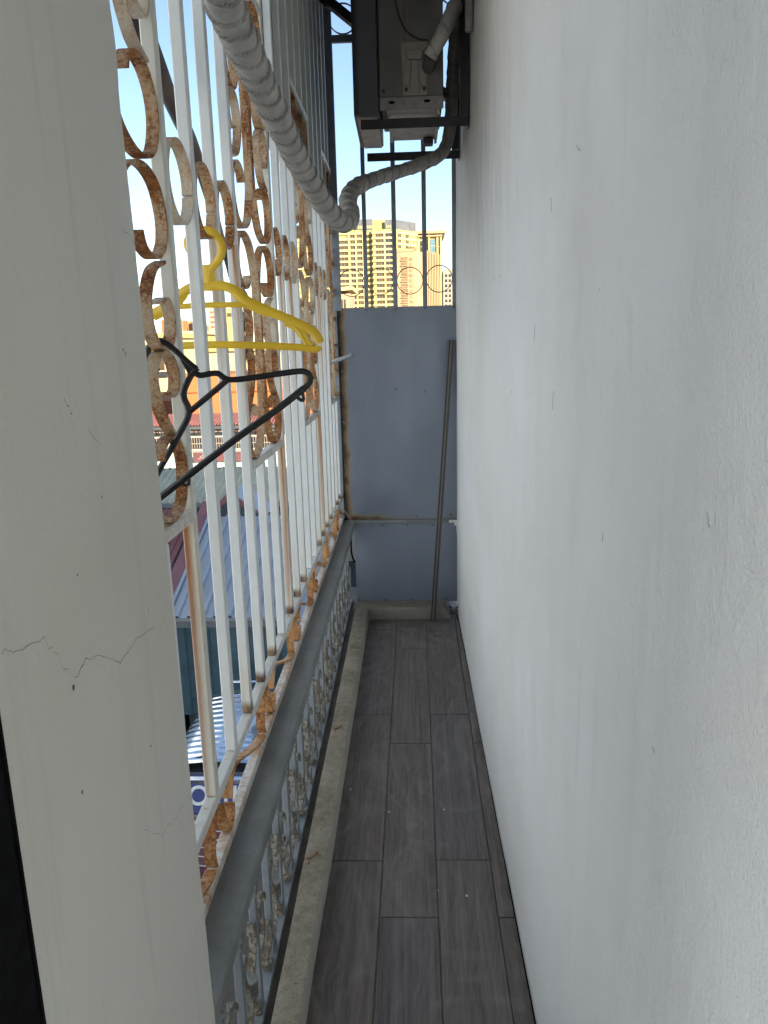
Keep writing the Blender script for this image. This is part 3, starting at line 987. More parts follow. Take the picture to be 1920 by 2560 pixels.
for x, z in ((-.015, 2.280), (.049, 2.281)):
    ac.put('screw', sm_me, (x, YA - .001, z))
ac.put('screw', sm_me, (-.097, YA + .005, 2.280))
for q in range(9):
    z = 2.502 + q * .0105
    m = MB(); m.sweep([(.004, YA + .004, z), (.088, YA + .004, z)], [(-.003, -.002), (.003, .0), (.003, .002), (-.003, .0025)], (0, 1, 0))
    ac.part('louvre', m, M_ac)
mb = MB(); mb.tube(catmull([(-.052, YA + .001, 2.80), (-.050, YA + .001, 2.60), (-.040, YA - .004, 2.53), (-.015, YA - .008, 2.47), (.03, YA - .010, 2.438), (.062, YA - .004, 2.436)], 6), .0022, 6)
ac.part('power_cable', mb, M_black, smooth=True)
mb = MB(); mb.box((-.019, YA + .0045, 2.435), (-.016, YA + .0058, 2.78)); ac.part('rust_run', mb, simple('rust_run', (.16, .06, .025), .9, var=.4, scale=50))
mb = MB(); mb.box((.050, 3.33, 2.192), (.090, 3.39, 2.216)); ac.part('drain_nozzle', mb, M_iron, bevel=.004)
bkt = Kit('wall_bracket', 'dark iron wall bracket with two arms carrying the air conditioner', 'bracket', (.2, 3.3, 2.18))
for y, x0, zt in ((3.0, -.184, 2.2005), (3.5, -.191, 2.2005)):
    mb = MB()
    mb.box((x0, y - .003, zt - .034), (WALLX(y) - .006, y, zt)); mb.box((x0, y, zt - .004), (WALLX(y) - .006, y + .032, zt))
    bkt.part('arm', mb, M_iron, bevel=.001)
for y in (3.0, 3.5):
    mb = MB()
    mb.box((WALLX(y) - .006, y - .004, 2.165), (WALLX(y) - .002, y + .036, 2.62)); mb.box((WALLX(y) - .036, y - .004, 2.202), (WALLX(y) - .006, y, 2.62))
    bkt.part('upright', mb, M_iron)

# insulated pipe, wrapped with overlapping tape
pp = [(-.270, 1.10, 1.96), (-.279, 1.22, 1.949), (-.293, 1.33, 1.937), (-.297, 1.45, 1.929), (-.301, 1.63, 1.918), (-.297, 1.85, 1.892), (-.286, 2.1, 1.851), (-.262, 2.28, 1.808), (-.236, 2.4, 1.776), (-.212, 2.5, 1.773),
      (-.201, 2.58, 1.807), (-.216, 2.68, 1.865), (-.204, 2.8, 1.927), (-.146, 2.95, 1.984), (-.045, 3.12, 2.046), (.049, 3.22, 2.093), (.118, 3.3, 2.142), (.150, 3.36, 2.208), (.164, 3.38, 2.303), (.170, 3.35, 2.428),
      (.176, 3.25, 2.537), (.174, 3.12, 2.572), (.160, 2.98, 2.548), (.136, 2.9, 2.478), (.103, 2.86, 2.409), (.069, 2.875, 2.359)]
curve = catmull(pp, 12)
res = [curve[0]]
for a, b in zip(curve[:-1], curve[1:]):
    L = (b - a).length
    nn = max(1, int(L / .0022))
    for q in range(1, nn + 1):
        res.append(a + (b - a) * q / nn)
for _ in range(14):
    res = [res[0]] + [(res[i - 1] + res[i] * 2 + res[i + 1]) / 4 for i in range(1, len(res) - 1)] + [res[-1]]
mb = MB()
SEG = 28
T = (res[1] - res[0]).normalized()
Nn = T.cross(Vector((0, 0, 1))).normalized()
s_ = 0
vs, ph = [], []
pitchw = lambda s: 1
phase = 0
for i, p in enumerate(res):
    T = (res[min(i + 1, len(res) - 1)] - res[max(i - 1, 0)]).normalized()
    Nn = (Nn - T * Nn.dot(T)).normalized()
    B = T.cross(Nn)
    if i:
        phase += (p - res[i - 1]).length / (.062 + .022 * noise.noise(Vector((s_ * 5, 0, 0))))
        s_ += (p - res[i - 1]).length
    fat = 1 - .06 * min(1, s_ / 1.5) - .10 * max(0, min(1, (s_ - 1.6) / .4))
    for q in range(SEG):
        a = q / SEG
        f = (phase + a + .10 * noise.noise(Vector((math.cos(a * 6.28) * 1.2, math.sin(a * 6.28) * 1.2, s_ * 14)))) % 1.0
        rr = .0285 * fat + .0062 * (1 - f) * (1 - .6 * max(0, min(1, (s_ - 1.6) / .4))) + .0012 * noise.noise(Vector((math.cos(a * 6.28) * 2, math.sin(a * 6.28) * 2, s_ * 30))) + .0022 * noise.noise(Vector((2, 5, s_ * 9)))
        vs.append(p + (Nn * math.cos(a * 2 * math.pi) + B * math.sin(a * 2 * math.pi)) * rr)
        ph.append(f)
fs = [(i * SEG + q, i * SEG + (q + 1) % SEG, (i + 1) * SEG + (q + 1) % SEG, (i + 1) * SEG + q) for i in range(len(res) - 1) for q in range(SEG)]
mb.v, mb.f, mb.mi = [tuple(v) for v in vs], fs, [0] * len(fs)
pipe_me = mb.mesh('wrapped_pipe', M_tape, smooth=True)
at = pipe_me.attributes.new('seam', 'FLOAT', 'POINT')
at.data.foreach_set('value', [max(0, 1 - (1 - f) / .055, 1 - f / .03) for f in ph])
pk2 = Kit('insulated_pipe', 'grey tape-wrapped pipe sagging from the upper left and rising to the air conditioner', 'pipe', tuple(res[0]))
pk2.part('wrapped_pipe', pipe_me, None)
mb = MB(); mb.tube([(.072, 2.872, 2.364), (.066, 2.90, 2.352), (.064, 2.945, 2.348)], .022, 12); pk2.part('pipe_end', mb, M_tapedirt, smooth=True)
mb = MB(); mb.box((.188, 2.83, 2.42), (WALLX(2.9) - .003, 2.86, 3.04))
tag(obj('pipe_cover', mb.mesh('pipe_cover', M_acplate, bevel=.004)), 'pale strip of pipe cover running up the wall beside the air conditioner', 'pipe cover')

# ------------------------------------------------------------------ coat hangers

def hanger_part(kit, name, y, pts, w, d, mat, n=5, smooth_curve=True):
    m = MB()
    P = [(a, y, b) for a, b in pts]
    kf = 1.3 if mat is M_yellow else 1.4
    m.sweep(catmull(P, n) if smooth_curve else P, oval(d, w * kf, 10), (0, 1, 0))
    return kit.part(name, m, mat, smooth=True)
HY = 1.400
yk = Kit('coat_hanger', 'yellow plastic coat hanger hooked on a ring of the grille', 'coat hanger', (-.369, HY, 1.40))
CX = -.369
def both(f, pts):
    f(pts)
    f([(2 * CX - a, b) for a, b in pts])
hanger_part(yk, 'hook', HY, [(-.399, 1.569), (-.4015, 1.585), (-.390, 1.598), (-.370, 1.6035), (-.353, 1.598), (-.342, 1.581), (-.342, 1.563), (-.351, 1.549), (-.364, 1.537), (-.3685, 1.519), (-.369, 1.505)], .0115, .008, M_yellow)
m = MB()
m.sweep([(-.369, HY, 1.545), (-.3695, HY, 1.53), (-.369, HY, 1.515), (-.369, HY, 1.500)], oval(.0075, .026, 10), (0, 1, 0))
yk.part('neck', m, M_yellow, smooth=True)
both(lambda p: hanger_part(yk, 'shoulder', HY, p, .0135, .009, M_yellow), [(-.372, 1.508), (-.345, 1.5085), (-.322, 1.499), (-.304, 1.482), (-.278, 1.468), (-.243, 1.4535), (-.212, 1.4395), (-.187, 1.4265), (-.176, 1.4135), (-.1725, 1.4035)])
both(lambda p: hanger_part(yk, 'web', HY, p, .017, .0055, M_yellow), [(-.322, 1.499), (-.310, 1.486), (-.298, 1.477), (-.282, 1.469), (-.262, 1.460)])
both(lambda p: hanger_part(yk, 'web', HY, p, .018, .0055, M_yellow), [(-.232, 1.446), (-.218, 1.439), (-.207, 1.430), (-.201, 1.418)])
both(lambda p: hanger_part(yk, 'strut', HY, p, .008, .007, M_yellow), [(-.224, 1.441), (-.210, 1.427), (-.202, 1.412), (-.196, 1.399)])
both(lambda p: hanger_part(yk, 'strut', HY, p, .007, .006, M_yellow), [(-.200, 1.424), (-.194, 1.409), (-.186, 1.398)])
m = MB(); m.sweep([(2 * CX + .296, HY, 1.474), (-.369, HY, 1.4755), (-.296, HY, 1.474)], oval(.0065, .0105, 10), (0, 1, 0)); yk.part('crossbar', m, M_yellow, smooth=True)
m = MB(); m.sweep(catmull([(-.5645, HY, 1.404), (-.557, HY, 1.3965), (-.545, HY, 1.3975), (-.46, HY, 1.4035), (-.369, HY, 1.405), (-.28, HY, 1.4015), (-.20, HY, 1.3955), (-.184, HY, 1.3925), (-.176, HY, 1.3945), (-.1735, HY, 1.3985)], 5), oval(.009, .0135, 10), (0, 1, 0)); yk.part('lower_bar', m, M_yellow, smooth=True)
# black hanger, swung askew
BY = 1.07
kb = Kit('coat_hanger', 'black plastic coat hanger hanging askew from a rusty scroll', 'coat hanger', (-.36, BY, 1.40))
hanger_part(kb, 'hook', BY, [(-.363, 1.369), (-.370, 1.377), (-.3755, 1.389), (-.373, 1.403), (-.363, 1.4105), (-.350, 1.4085), (-.335, 1.396), (-.322, 1.383), (-.308, 1.3705)], .0062, .006, M_black)
m = MB()
m.add([(-.334, BY - .002, 1.3945), (-.304, BY - .002, 1.370), (-.311, BY - .002, 1.362), (-.318, BY - .002, 1.359), (-.334, BY + .002, 1.3945), (-.304, BY + .002, 1.370), (-.311, BY + .002, 1.362), (-.318, BY + .002, 1.359)],
      [(0, 1, 2, 3), (7, 6, 5, 4), (0, 4, 5, 1), (1, 5, 6, 2), (2, 6, 7, 3), (3, 7, 4, 0)])
kb.part('neck', m, M_black)
hanger_part(kb, 'shoulder', BY, [(-.312, 1.366), (-.303, 1.362), (-.290, 1.364), (-.278, 1.364), (-.266, 1.356), (-.245, 1.3555), (-.196, 1.361), (-.162, 1.3645), (-.151, 1.362), (-.147, 1.355), (-.150, 1.3465), (-.158, 1.340)], .0062, .006, M_black, 4)
hanger_part(kb, 'lower_bar', BY, [(-.156, 1.341), (-.198, 1.311), (-.253, 1.275), (-.314, 1.232), (-.374, 1.189), (-.430, 1.149)], .0075, .007, M_black, 3)
hanger_part(kb, 'shoulder', BY, [(-.310, 1.368), (-.317, 1.362), (-.330, 1.336), (-.3235, 1.311), (-.339, 1.282), (-.374, 1.229), (-.401, 1.186), (-.423, 1.153), (-.430, 1.149)], .0066, .006, M_black, 3)
hanger_part(kb, 'crossbar', BY, [(-.3235, 1.311), (-.295, 1.332), (-.265, 1.355)], .0062, .006, M_black, 2)
hanger_part(kb, 'strap_hook', BY, [(-.172, 1.333), (-.162, 1.324), (-.158, 1.326), (-.160, 1.335), (-.163, 1.336)], .0036, .005, M_black, 2)
hanger_part(kb, 'strap_hook', BY, [(-.346, 1.212), (-.341, 1.205), (-.333, 1.206), (-.332, 1.219)], .0036, .005, M_black, 2)

# thick cable outside the grille
mb = MB(); mb.tube(catmull([(-.42, 1.30, 1.90), (-.445, 1.45, 1.885), (-.476, 1.6, 1.891), (-.512, 1.8, 1.894), (-.609, 2.3, 1.914), (-.95, 4.0, 1.835), (-1.187, 5.2, 1.721), (-1.9, 9.0, 1.3)], 6), .017, 10)
tag(obj('hanging_cable', mb.mesh('hanging_cable', M_iron, smooth=True)), 'thick dark cable slanting down outside the grille behind the nearest white bars', 'cable')

# ------------------------------------------------------------------ neighbourhood below and beyond
def win_me(w, hgt, d, mat, frame=None, mull=0):
    m = MB()
    m.box((-w / 2, -d, -hgt / 2), (w / 2, .02, hgt / 2))
    if frame:
        f = .05 * max(1, hgt / 1.6)
        m.box((-w / 2 - f, -d - .03, -hgt / 2 - f), (w / 2 + f, 0, -hgt / 2), 1)
        for q in range(mull):
            x = -w / 2 + w * (q + 1) / (mull + 1)
            m.box((x - f * .6, -d - .04, -hgt / 2), (x + f * .6, -d, hgt / 2), 1)
    return m.mesh('window', [mat] + ([frame] if frame else []))
G_brown = simple('brown_window_glass', (0.070, 0.052, 0.035), .25, 0, .35, .6)
G_dark = simple('dark_window_glass', (.035, .035, .04), .2, 0, .3, .6)
G_blue = simple('blue_window_glass', (.10, .19, .24), .2, 0, .3, .3)
B_cream = simple('cream_tower_paint', (.38, .32, .11), .8, 0, .06, .2)
B_trim = simple('pale_tower_trim', (.44, .385, .18), .8, 0, .06, .2)
B_tan = simple('tan_tower_brick', (0.340, 0.235, 0.135), .85, 0, .16, .15)
B_pale = simple('pale_tower_render', (0.360, 0.290, 0.165), .85, 0, .1, .15)
B_grey = simple('grey_glass_top', (.11, .115, .125), .4, .1, .2, .4)
def far(f):                          # far buildings stand on the ground
    return -7.0
# --- cream apartment tower, 400 m off
tw = Kit('apartment_tower', 'tall cream apartment tower with rows of brown windows and dark glass top storeys', 'tower', (-18, 400, -7))
mb = MB()
mb.prism([(-60, 400), (-25.0, 400), (-25.0, 402), (-20.2, 402), (-20.2, 399), (-9.6, 399), (-9.2, 399), (2.0, 413), (2.0, 450), (-60, 450)], -7, 57.2)
tw.part('wall', mb, B_cream)
mb = MB()
for i in range(18):
    z = 55.7 - 2.70 * i
    mb.prism([(-60, 399.3), (-25.4, 399.3), (-25.4, 401.4), (-20.6, 401.4), (-20.6, 398.3), (-9.3, 398.3), (2.5, 412.6), (2.5, 420), (-60, 420)], z - .55, z + .45)
tw.part('balcony_band', mb, B_trim)
mb = MB()
for x in (-32.4, -28.8, -25.2, -14.25, -10.1):
    mb.box((x - .35, 398.4 if x > -20 else 399.2, -7), (x + .35, 402, 57.0))
tw.part('pillar', mb, B_trim)
wmes = {}
def w_(w, hh, mull, glass=G_brown):
    key = (round(w, 2), hh, mull, glass.name)
    if key not in wmes:
        wmes[key] = win_me(w, hh, .12, glass, B_trim, mull)
    return wmes[key]
for i in range(16):
    z = 54.35 - 2.70 * i
    for (xa, xb, yy, mu, gl) in ((-38.0, -33.2, 400, 2, G_brown), (-31.5, -29.3, 400, 1, G_brown), (-28.3, -25.6, 400, 2, G_brown), (-22.2, -21.2, 402, 0, G_brown), (-18.6, -14.8, 399, 2, G_brown), (-13.7, -10.5, 399, 1, G_dark if i < 6 else G_brown)):
        if i == 0 and xa < -33:
            continue
        tw.put('window', w_(xb - xa, 1.55, mu, gl), ((xa + xb) / 2, yy, z))
    for t_, ww in ((.22, 2.6), (.56, 2.6)):
        if i > 7 and t_ > .5:
            continue
        o = tw.put('window', w_(ww, 1.45, 1, G_brown), (-9.2 + 11.2 * t_, 399 + 14 * t_, z))
        o.rotation_euler = (0, 0, math.atan2(14, 11.2))
mb = MB(); mb.prism([(-28.4, 402), (-20.3, 402), (-20.3, 420), (-28.4, 420)], 57.2, 62.6); mb.prism([(-14.0, 401), (-8.6, 401), (1.6, 414), (1.6, 430), (-14.0, 430)], 57.2, 61.9)
tw.part('glass_storey', mb, B_grey)
mb = MB(); mb.box((-23.6, 408, 57.2), (-13.5, 430, 63.2)); mb.box((-20.2, 403, 57.2), (-14.2, 410, 61.0)); mb.box((-36, 404, 57.2), (-28.6, 420, 61.2)); mb.box((-6, 425, 61.9), (0, 432, 63.6))
tw.part('roof_block', mb, B_cream)
mb = MB()
for q in range(9):
    mb.box((-27.6 + q * .9, 401.7, 58.0 + (q % 2) * .2), (-27.1 + q * .9, 402.1, 59.5))
for q in range(5):
    mb.box((-13.4 + q * 1.0, 400.7, 58.0), (-12.8 + q * 1.0, 401.1, 59.3))
tw.part('pale_opening', mb, B_trim)  # pale boxes in front of the dark glass storeys
# --- frame-fronted tower behind
t2 = Kit('office_tower', 'cream tower with a flat overhanging roof and tall blue glass strips', 'tower', (10, 460, -7))
mb = MB(); mb.box((-1, 460, -7), (16.6, 490, 61.5)); t2.part('wall', mb, B_cream)
mb = MB(); mb.box((-1.5, 457, 62.2), (18.6, 491, 63.8)); mb.box((-1, 458, 60.6), (17, 460, 61.5)); t2.part('roof', mb, B_tan)
for xa, xb, za, zb in ((4.4, 7.2, 42, 58.5), (8.0, 8.7, 30, 57), (10.2, 13.5, 40, 59.4), (14.9, 15.8, 38, 59.2)):
    mb = MB(); mb.box((xa, 459.6, za), (xb, 460.3, zb)); w0 = t2.part('window', mb, G_blue if xa > 10 and xa < 14 else G_dark)
    mb = MB()
    for q in range(5):
        z = za + (zb - za) * q / 5
        mb.box((xa, 459.4, z), (xb, 459.65, z + .25))
    t2.part('window_bar', mb, B_trim)
mb = MB()
for x in (3.2, 9.4, 14.2, 16.2):
    mb.box((x - .5, 458.8, -7), (x + .5, 460.1, 62.2))
t2.part('pillar', mb, B_trim)
# --- tan brick tower
t3 = Kit('brick_tower', 'tan brick apartment block with shrubs on its roof in front of the cream tower', 'tower', (-1, 250, -7))
mb = MB(); mb.prism([(-5.2, 250), (.3, 250), (1.6, 252), (3.0, 254), (3.0, 270), (-5.2, 270)], -7, 29.6); t3.part('wall', mb, B_tan)
mb = MB(); mb.box((-1.5, 256, 29.6), (2.2, 266, 31.7)); mb.box((-5.3, 249.8, 29.4), (.4, 250.6, 30.3)); t3.part('parapet', mb, B_tan)
wm = win_me(2.0, .85, .1, simple('tan_window', (0.180, 0.115, 0.065), .4, 0, .3, .5))
wm2 = win_me(.9, .85, .1, simple('tan_window_pale', (0.260, 0.175, 0.100), .4, 0, .3, .5))
for i in range(13):
    z = 27.4 - 1.62 * i
    t3.put('window', wm, (-2.8, 249.95, z))
    t3.put('window', wm2, (-.7, 249.95, z - .3))
    mb = MB(); mb.box((-3.9, 249.5, z - .75), (-1.7, 250.2, z - .5)); t3.part('balcony', mb, B_tan)
shrub = MB()
random.seed(11)
for q in range(420):
    c = Vector((random.gauss(0, .75), random.gauss(0, .6), abs(random.gauss(.35, .45))))
    d = [Vector((random.uniform(-1, 1), random.uniform(-1, 1), random.uniform(-1, 1))) * .22 for _ in range(3)]
    shrub.add([c + d[0], c + d[1], c + d[2]], [(0, 1, 2)])
o = obj('rooftop_shrub', shrub.mesh('rooftop_shrub', simple('shrub_leaf', (.10, .11, .035), .8, 0, .4, 3)), None, (-.6, 255, 30.2))
tag(o, 'small green shrub growing on the roof of the tan brick tower', 'shrub')
# --- ribbed tower
t5 = Kit('ribbed_tower', 'tan tower with close vertical ribs and a sloping roof edge', 'tower', (7, 270, -7))
mb = MB(); mb.add([(4.2, 270, -7), (9.0, 270, -7), (9.0, 270, 30.3), (4.2, 270, 32.1), (4.2, 290, -7), (9.0, 290, -7), (9.0, 290, 30.3), (4.2, 290, 32.1)], [(0, 1, 2, 3), (7, 6, 5, 4), (0, 4, 5, 1), (1, 5, 6, 2), (2, 6, 7, 3), (3, 7, 4, 0)])
t5.part('wall', mb, simple('rib_recess', (0.200, 0.130, 0.070), .8))
for q in range(9):
    x = 4.35 + q * .545
    mb = MB()
    mb.box((x - .16, 269.5, -7), (x + .16, 270.1, 31.9 - (x - 4.2) * .375)); t5.part('rib', mb, B_pale)
# --- plain grid tower at the right
t6 = Kit('distant_tower', 'grey cream block with a grid of dark windows at the right edge of the skyline', 'tower', (13.5, 300, -7))
mb = MB(); mb.box((11.4, 300, -7), (17.5, 320, 28.3)); t6.part('wall', mb, simple('grey_cream_render', (0.340, 0.300, 0.220), .85, 0, .1, .2))
wm = win_me(.85, 1.05, .1, G_dark)
for i in range(9):
    for x in (12.5, 13.9, 15.3):
        t6.put('window', wm, (x, 299.95, 25.9 - i * 1.85))
# --- small near roof at the left of the gap
k = Kit('rooftop_house', 'small brown house with an overhanging pale roof below the cream tower', 'house', (-8.4, 90, -7))
mb = MB(); mb.box((-11.5, 90, -7), (-7.3, 96, 7.1)); k.part('wall', mb, simple('pinkish_wall', (0.340, 0.240, 0.160), .85, 0, .12, .6))
mb = MB(); mb.add([(-11.8, 89.2, 7.1), (-7.0, 89.2, 7.45), (-7.0, 97, 7.45), (-11.8, 97, 7.1), (-11.8, 89.2, 7.3), (-7.0, 89.2, 7.9), (-7.0, 97, 7.9), (-11.8, 97, 7.3)], [(0, 1, 2, 3), (7, 6, 5, 4), (0, 4, 5, 1), (1, 5, 6, 2), (2, 6, 7, 3), (3, 7, 4, 0)])
k.part('roof', mb, B_trim)
wm = win_me(.6, 1.1, .05, G_brown, B_trim, 1)
for x, z in ((-8.15, 5.9), (-9.0, 5.9), (-9.9, 5.9)):
    k.put('window', wm, (x, 89.97, z))

# --- mid-distance blocks seen between the bars
def block(name, label, xa, xb, y, ztop, mat, wins=(), depth=6, wm=None, base=-7.0, trim=None):
    kk = Kit(name, label, 'building', ((xa + xb) / 2, y, base))
    m = MB(); m.box((xa, y, base), (xb, y + depth, ztop)); kk.part('wall', m, mat)
    for (x, z) in wins:
        kk.put('window', wm, (x, y - .02, z))
    if trim:
        m = MB(); m.box((xa - .2, y - .25, ztop), (xb + .2, y + depth + .2, ztop + .25)); kk.part('parapet', m, trim)
    return kk
P_cream = simple('cream_wall_paint', (0.420, 0.360, 0.220), .85, 0, .1, .5)
P_yellow = simple('yellow_wall_paint', (0.400, 0.310, 0.120), .85, 0, .1, .5)
P_orange = simple('orange_wall_paint', (0.380, 0.135, 0.045), .85, 0, .08, .5)
P_red = simple('red_orange_paint', (0.360, 0.125, 0.050), .85, 0, .1, .5)
P_white = simple('white_wall_paint', (.33, .315, .29), .85, 0, .12, .8)
P_drip = simple('red_drip_stain', (0.280, 0.100, 0.075), .9, 0, .3, 2)
P_slate = simple('dark_gutter', (.06, .07, .075), .7, 0, .2, 1)
wq = win_me(.55, .7, .03, G_brown)
k = block('cream_house', 'cream house with a dark band across its front, nearest the grey pier', -15.6, -13.7, 42, 2.0, P_cream, [(-14.5, 1.2), (-14.15, .6)], wm=wq, trim=P_yellow)
mb = MB(); mb.box((-15.6, 41.85, -.12), (-13.7, 41.99, .14)); k.part('window_band', mb, G_dark)
mb = MB(); mb.box((-15.6, 41.8, .16), (-13.7, 41.98, .24)); k.part('ledge', mb, P_white)
mb = MB(); mb.box((-15.6, 41.8, -1.15), (-13.9, 41.98, -1.05)); k.part('ledge', mb, P_yellow)
block('orange_block', 'narrow orange-red block rising behind the cream house', -19.8, -18.7, 60, 3.6, P_red, trim=None)
k = block('yellow_house', 'yellow house with a cluttered roof left of the nearest white bars', -17.2, -15.2, 55, 2.35, P_yellow, [(-16.1, .9), (-15.7, -.4), (-16.0, 1.6)], wm=win_me(.8, .5, .03, P_red), trim=P_cream)
mb = MB()
random.seed(5)
for q in range(14):
    x = random.uniform(-17, -15.4); w = random.uniform(.05, .2); hh = random.uniform(.2, .9)
    mb.box((x, 55.5 + q * .1, 2.6), (x + w, 55.6 + q * .1 + w, 2.6 + hh))
k.part('roof_clutter', mb, simple('rust_clutter', (.30, .18, .09), .9, 0, .4, 2))
k = block('slim_tower', 'slim pale tower with faint rows of windows far behind the yellow house', -34.8, -32.9, 130, 8.1, P_cream, [], wm=wq)
wt = win_me(1.3, .35, .03, P_drip)
for i in range(9):
    k.put('window', wt, (-33.75, 129.97, 7.2 - i * .8))
k = block('shop_house', 'low cream house with a red patch and blue awning between two bars', -19.0, -17.6, 70, 2.0, P_cream, [], wm=wq)
mb = MB(); mb.box((-18.7, 69.9, .2), (-18.0, 70, 1.3)); k.part('painted_patch', mb, P_red)
mb = MB(); mb.box((-18.9, 69.3, -.35), (-17.8, 70, .0)); k.part('awning', mb, simple('blue_awning', (.20, .26, .42), .7))
mb = MB(); mb.box((-18.9, 69.5, -.75), (-17.8, 69.9, -.5)); k.part('gutter', mb, P_slate)
block('pale_tower', 'pale yellow tower behind the orange wall', -27.4, -24.6, 110, 6.8, P_yellow, [(-26.2, 5.9), (-25.4, 3.2), (-26.2, 2.0)], wm=win_me(.9, .5, .03, G_brown))
block('long_cream_block', 'long cream block above the orange wall at the middle of the grille', -14.6, -4.6, 48, 1.15, P_cream, [(-10.2 + q * 1.1, .6) for q in range(5)], wm=win_me(.6, .5, .03, G_brown), trim=P_yellow)
k = block('orange_building', 'bright orange building with a corrugated maroon roof in front', -11.0, -4.6, 34, .22, P_orange, depth=5)
mb = MB(); mb.box((-11.0, 33.9, -.56), (-4.6, 33.99, -.50)); k.part('ledge', mb, P_red)
k = block('orange_shed', 'small orange shed at the left end of the maroon roof', -13.3, -11.4, 36, -1.05, P_red, depth=4)

def corrugated(xa, xb, ya, za, yb, zb, pitch, amp, prof='trap'):
    """sheet whose ribs run from (ya,za) to (yb,zb)"""
    m = MB()
    n_ = int((xb - xa) / pitch)
    row = []
    for i in range(n_):
        x = xa + i * pitch
        if prof == 'trap':
            row += [(x, 0), (x + pitch * .55, 0), (x + pitch * .65, amp), (x + pitch * .90, amp)]
        else:
            row += [(x + pitch * q / 6, amp * .5 * (1 - math.cos(q / 6 * 2 * math.pi))) for q in range(6)]
    row.append((xa + n_ * pitch, 0))
    dv = Vector((0, yb - ya, zb - za)).normalized()
    nn = Vector((0, -dv.z, dv.y))
    vs = []
    for (x, h_) in row:
        vs.append((x, ya + nn.y * h_, za + nn.z * h_))
    for (x, h_) in row:
        vs.append((x, yb + nn.y * h_, zb + nn.z * h_))
    L = len(row)
    m.add(vs, [(i, i + 1, L + i + 1, L + i) for i in range(L - 1)])
    return m
R_maroon = simple('maroon_roof_sheet', (0.190, 0.075, 0.070), .7, 0, .2, 1.5)
R_cream = simple('cream_roof_sheet', (.66, .58, .40), .7, 0, .15, 1.2)
R_blue = simple('pale_blue_roof_sheet', (.40, .43, .47), .45, .2, .12, 1.5)
R_red = simple('red_roof_sheet', (.26, .09, .09), .6, 0, .2, 1.5)
R_redtrim = simple('red_roof_trim', (.30, .13, .13), .6, 0, .2, 1.5)
R_teal = simple('teal_wall_sheet', (.085, .155, .185), .5, .1, .25, 1.2)
R_mint = simple('mint_awning_sheet', (.48, .66, .58), .6, 0, .1, 1)
# white shop building with the maroon roof
k = Kit('white_shop', 'white building with barred windows and red drip stains under the maroon corrugated roof', 'building', (-9, 30, -7))
mb = MB(); mb.box((-15, 30, -7), (-4.5, 31.5, -1.62)); k.part('wall', mb, P_white)
k.part('roof', corrugated(-12.0, -4.4, 29.3, -1.60, 30.7, -1.25, .115, .05, 'sin'), R_maroon)
mb = MB(); mb.box((-15, 29.3, -1.60), (-12.0, 31.2, -1.42)); k.part('flat_roof', mb, simple('maroon_flat_roof', (.16, .06, .055), .8, 0, .2, 2))
mb = MB(); mb.box((-15, 29.22, -1.72), (-4.4, 29.32, -1.61)); k.part('gutter', mb, P_slate)
mb = MB()
random.seed(9)
for q in range(90):
    x = random.uniform(-14, -4.6); mb.box((x, 29.975, -1.72 - random.uniform(.08, .34)), (x + random.uniform(.02, .06), 29.99, -1.62))
o = k.part('drip_stain', mb, P_drip); o['kind'] = 'stuff'
wb = MB(); wb.box((-.42, -.02, -.22), (.42, .03, .22)); 
for q in range(9):
    wb.box((-.40 + q * .1, -.06, -.22), (-.385 + q * .1, -.03, .22), 1)
wb.box((-.42, -.06, -.03), (.42, -.035, .0), 1)
wb_me = wb.mesh('window', [G_dark, simple('window_grid', (.30, .26, .22), .6)])
for x in (-10.6, -8.75, -7.75, -6.85, -5.9):
    k.put('window', wb_me, (x, 29.98, -2.36))
mb = MB(); mb.box((-15, 29.7, -2.95), (-4.5, 29.99, -2.68)); k.part('canopy_band', mb, P_white)
for x in (-8.45, -7.55, -6.85, -6.1):
    mb = MB(); mb.box((x - .30, 28.96, -2.98), (x + .18, 29.0, -2.60)); k.part('sign_panel', mb, simple('maroon_sign', (.12, .045, .05), .7))
mb = MB(); mb.sweep([(-8.55, 28.95, -2.86), (-8.38, 28.95, -2.80), (-8.48, 28.95, -2.78), (-8.30, 28.95, -2.68)], rect(.004, .025), (0, 1, 0)); k.part('sign_mark', mb, P_white)
k.part('awning', corrugated(-14.0, -5.0, 28.6, -3.15, 29.7, -2.86, .30, .02), R_mint)
# cream roofed shed
k = Kit('cream_roof_shed', 'long shed with a cream corrugated roof in front of the white shop', 'shed', (-7.5, 25, -7))
k.part('roof', corrugated(-13.6, -3.4, 22, -3.19, 24.4, -2.52, .185, .045), R_cream)
mb = MB(); mb.box((-13.6, 21.93, -3.30), (-3.4, 22.0, -3.17)); k.part('gutter', mb, P_white)
mb = MB(); mb.box((-13.5, 22.3, -7), (-3.6, 24.4, -3.30)); k.part('wall', mb, P_slate)
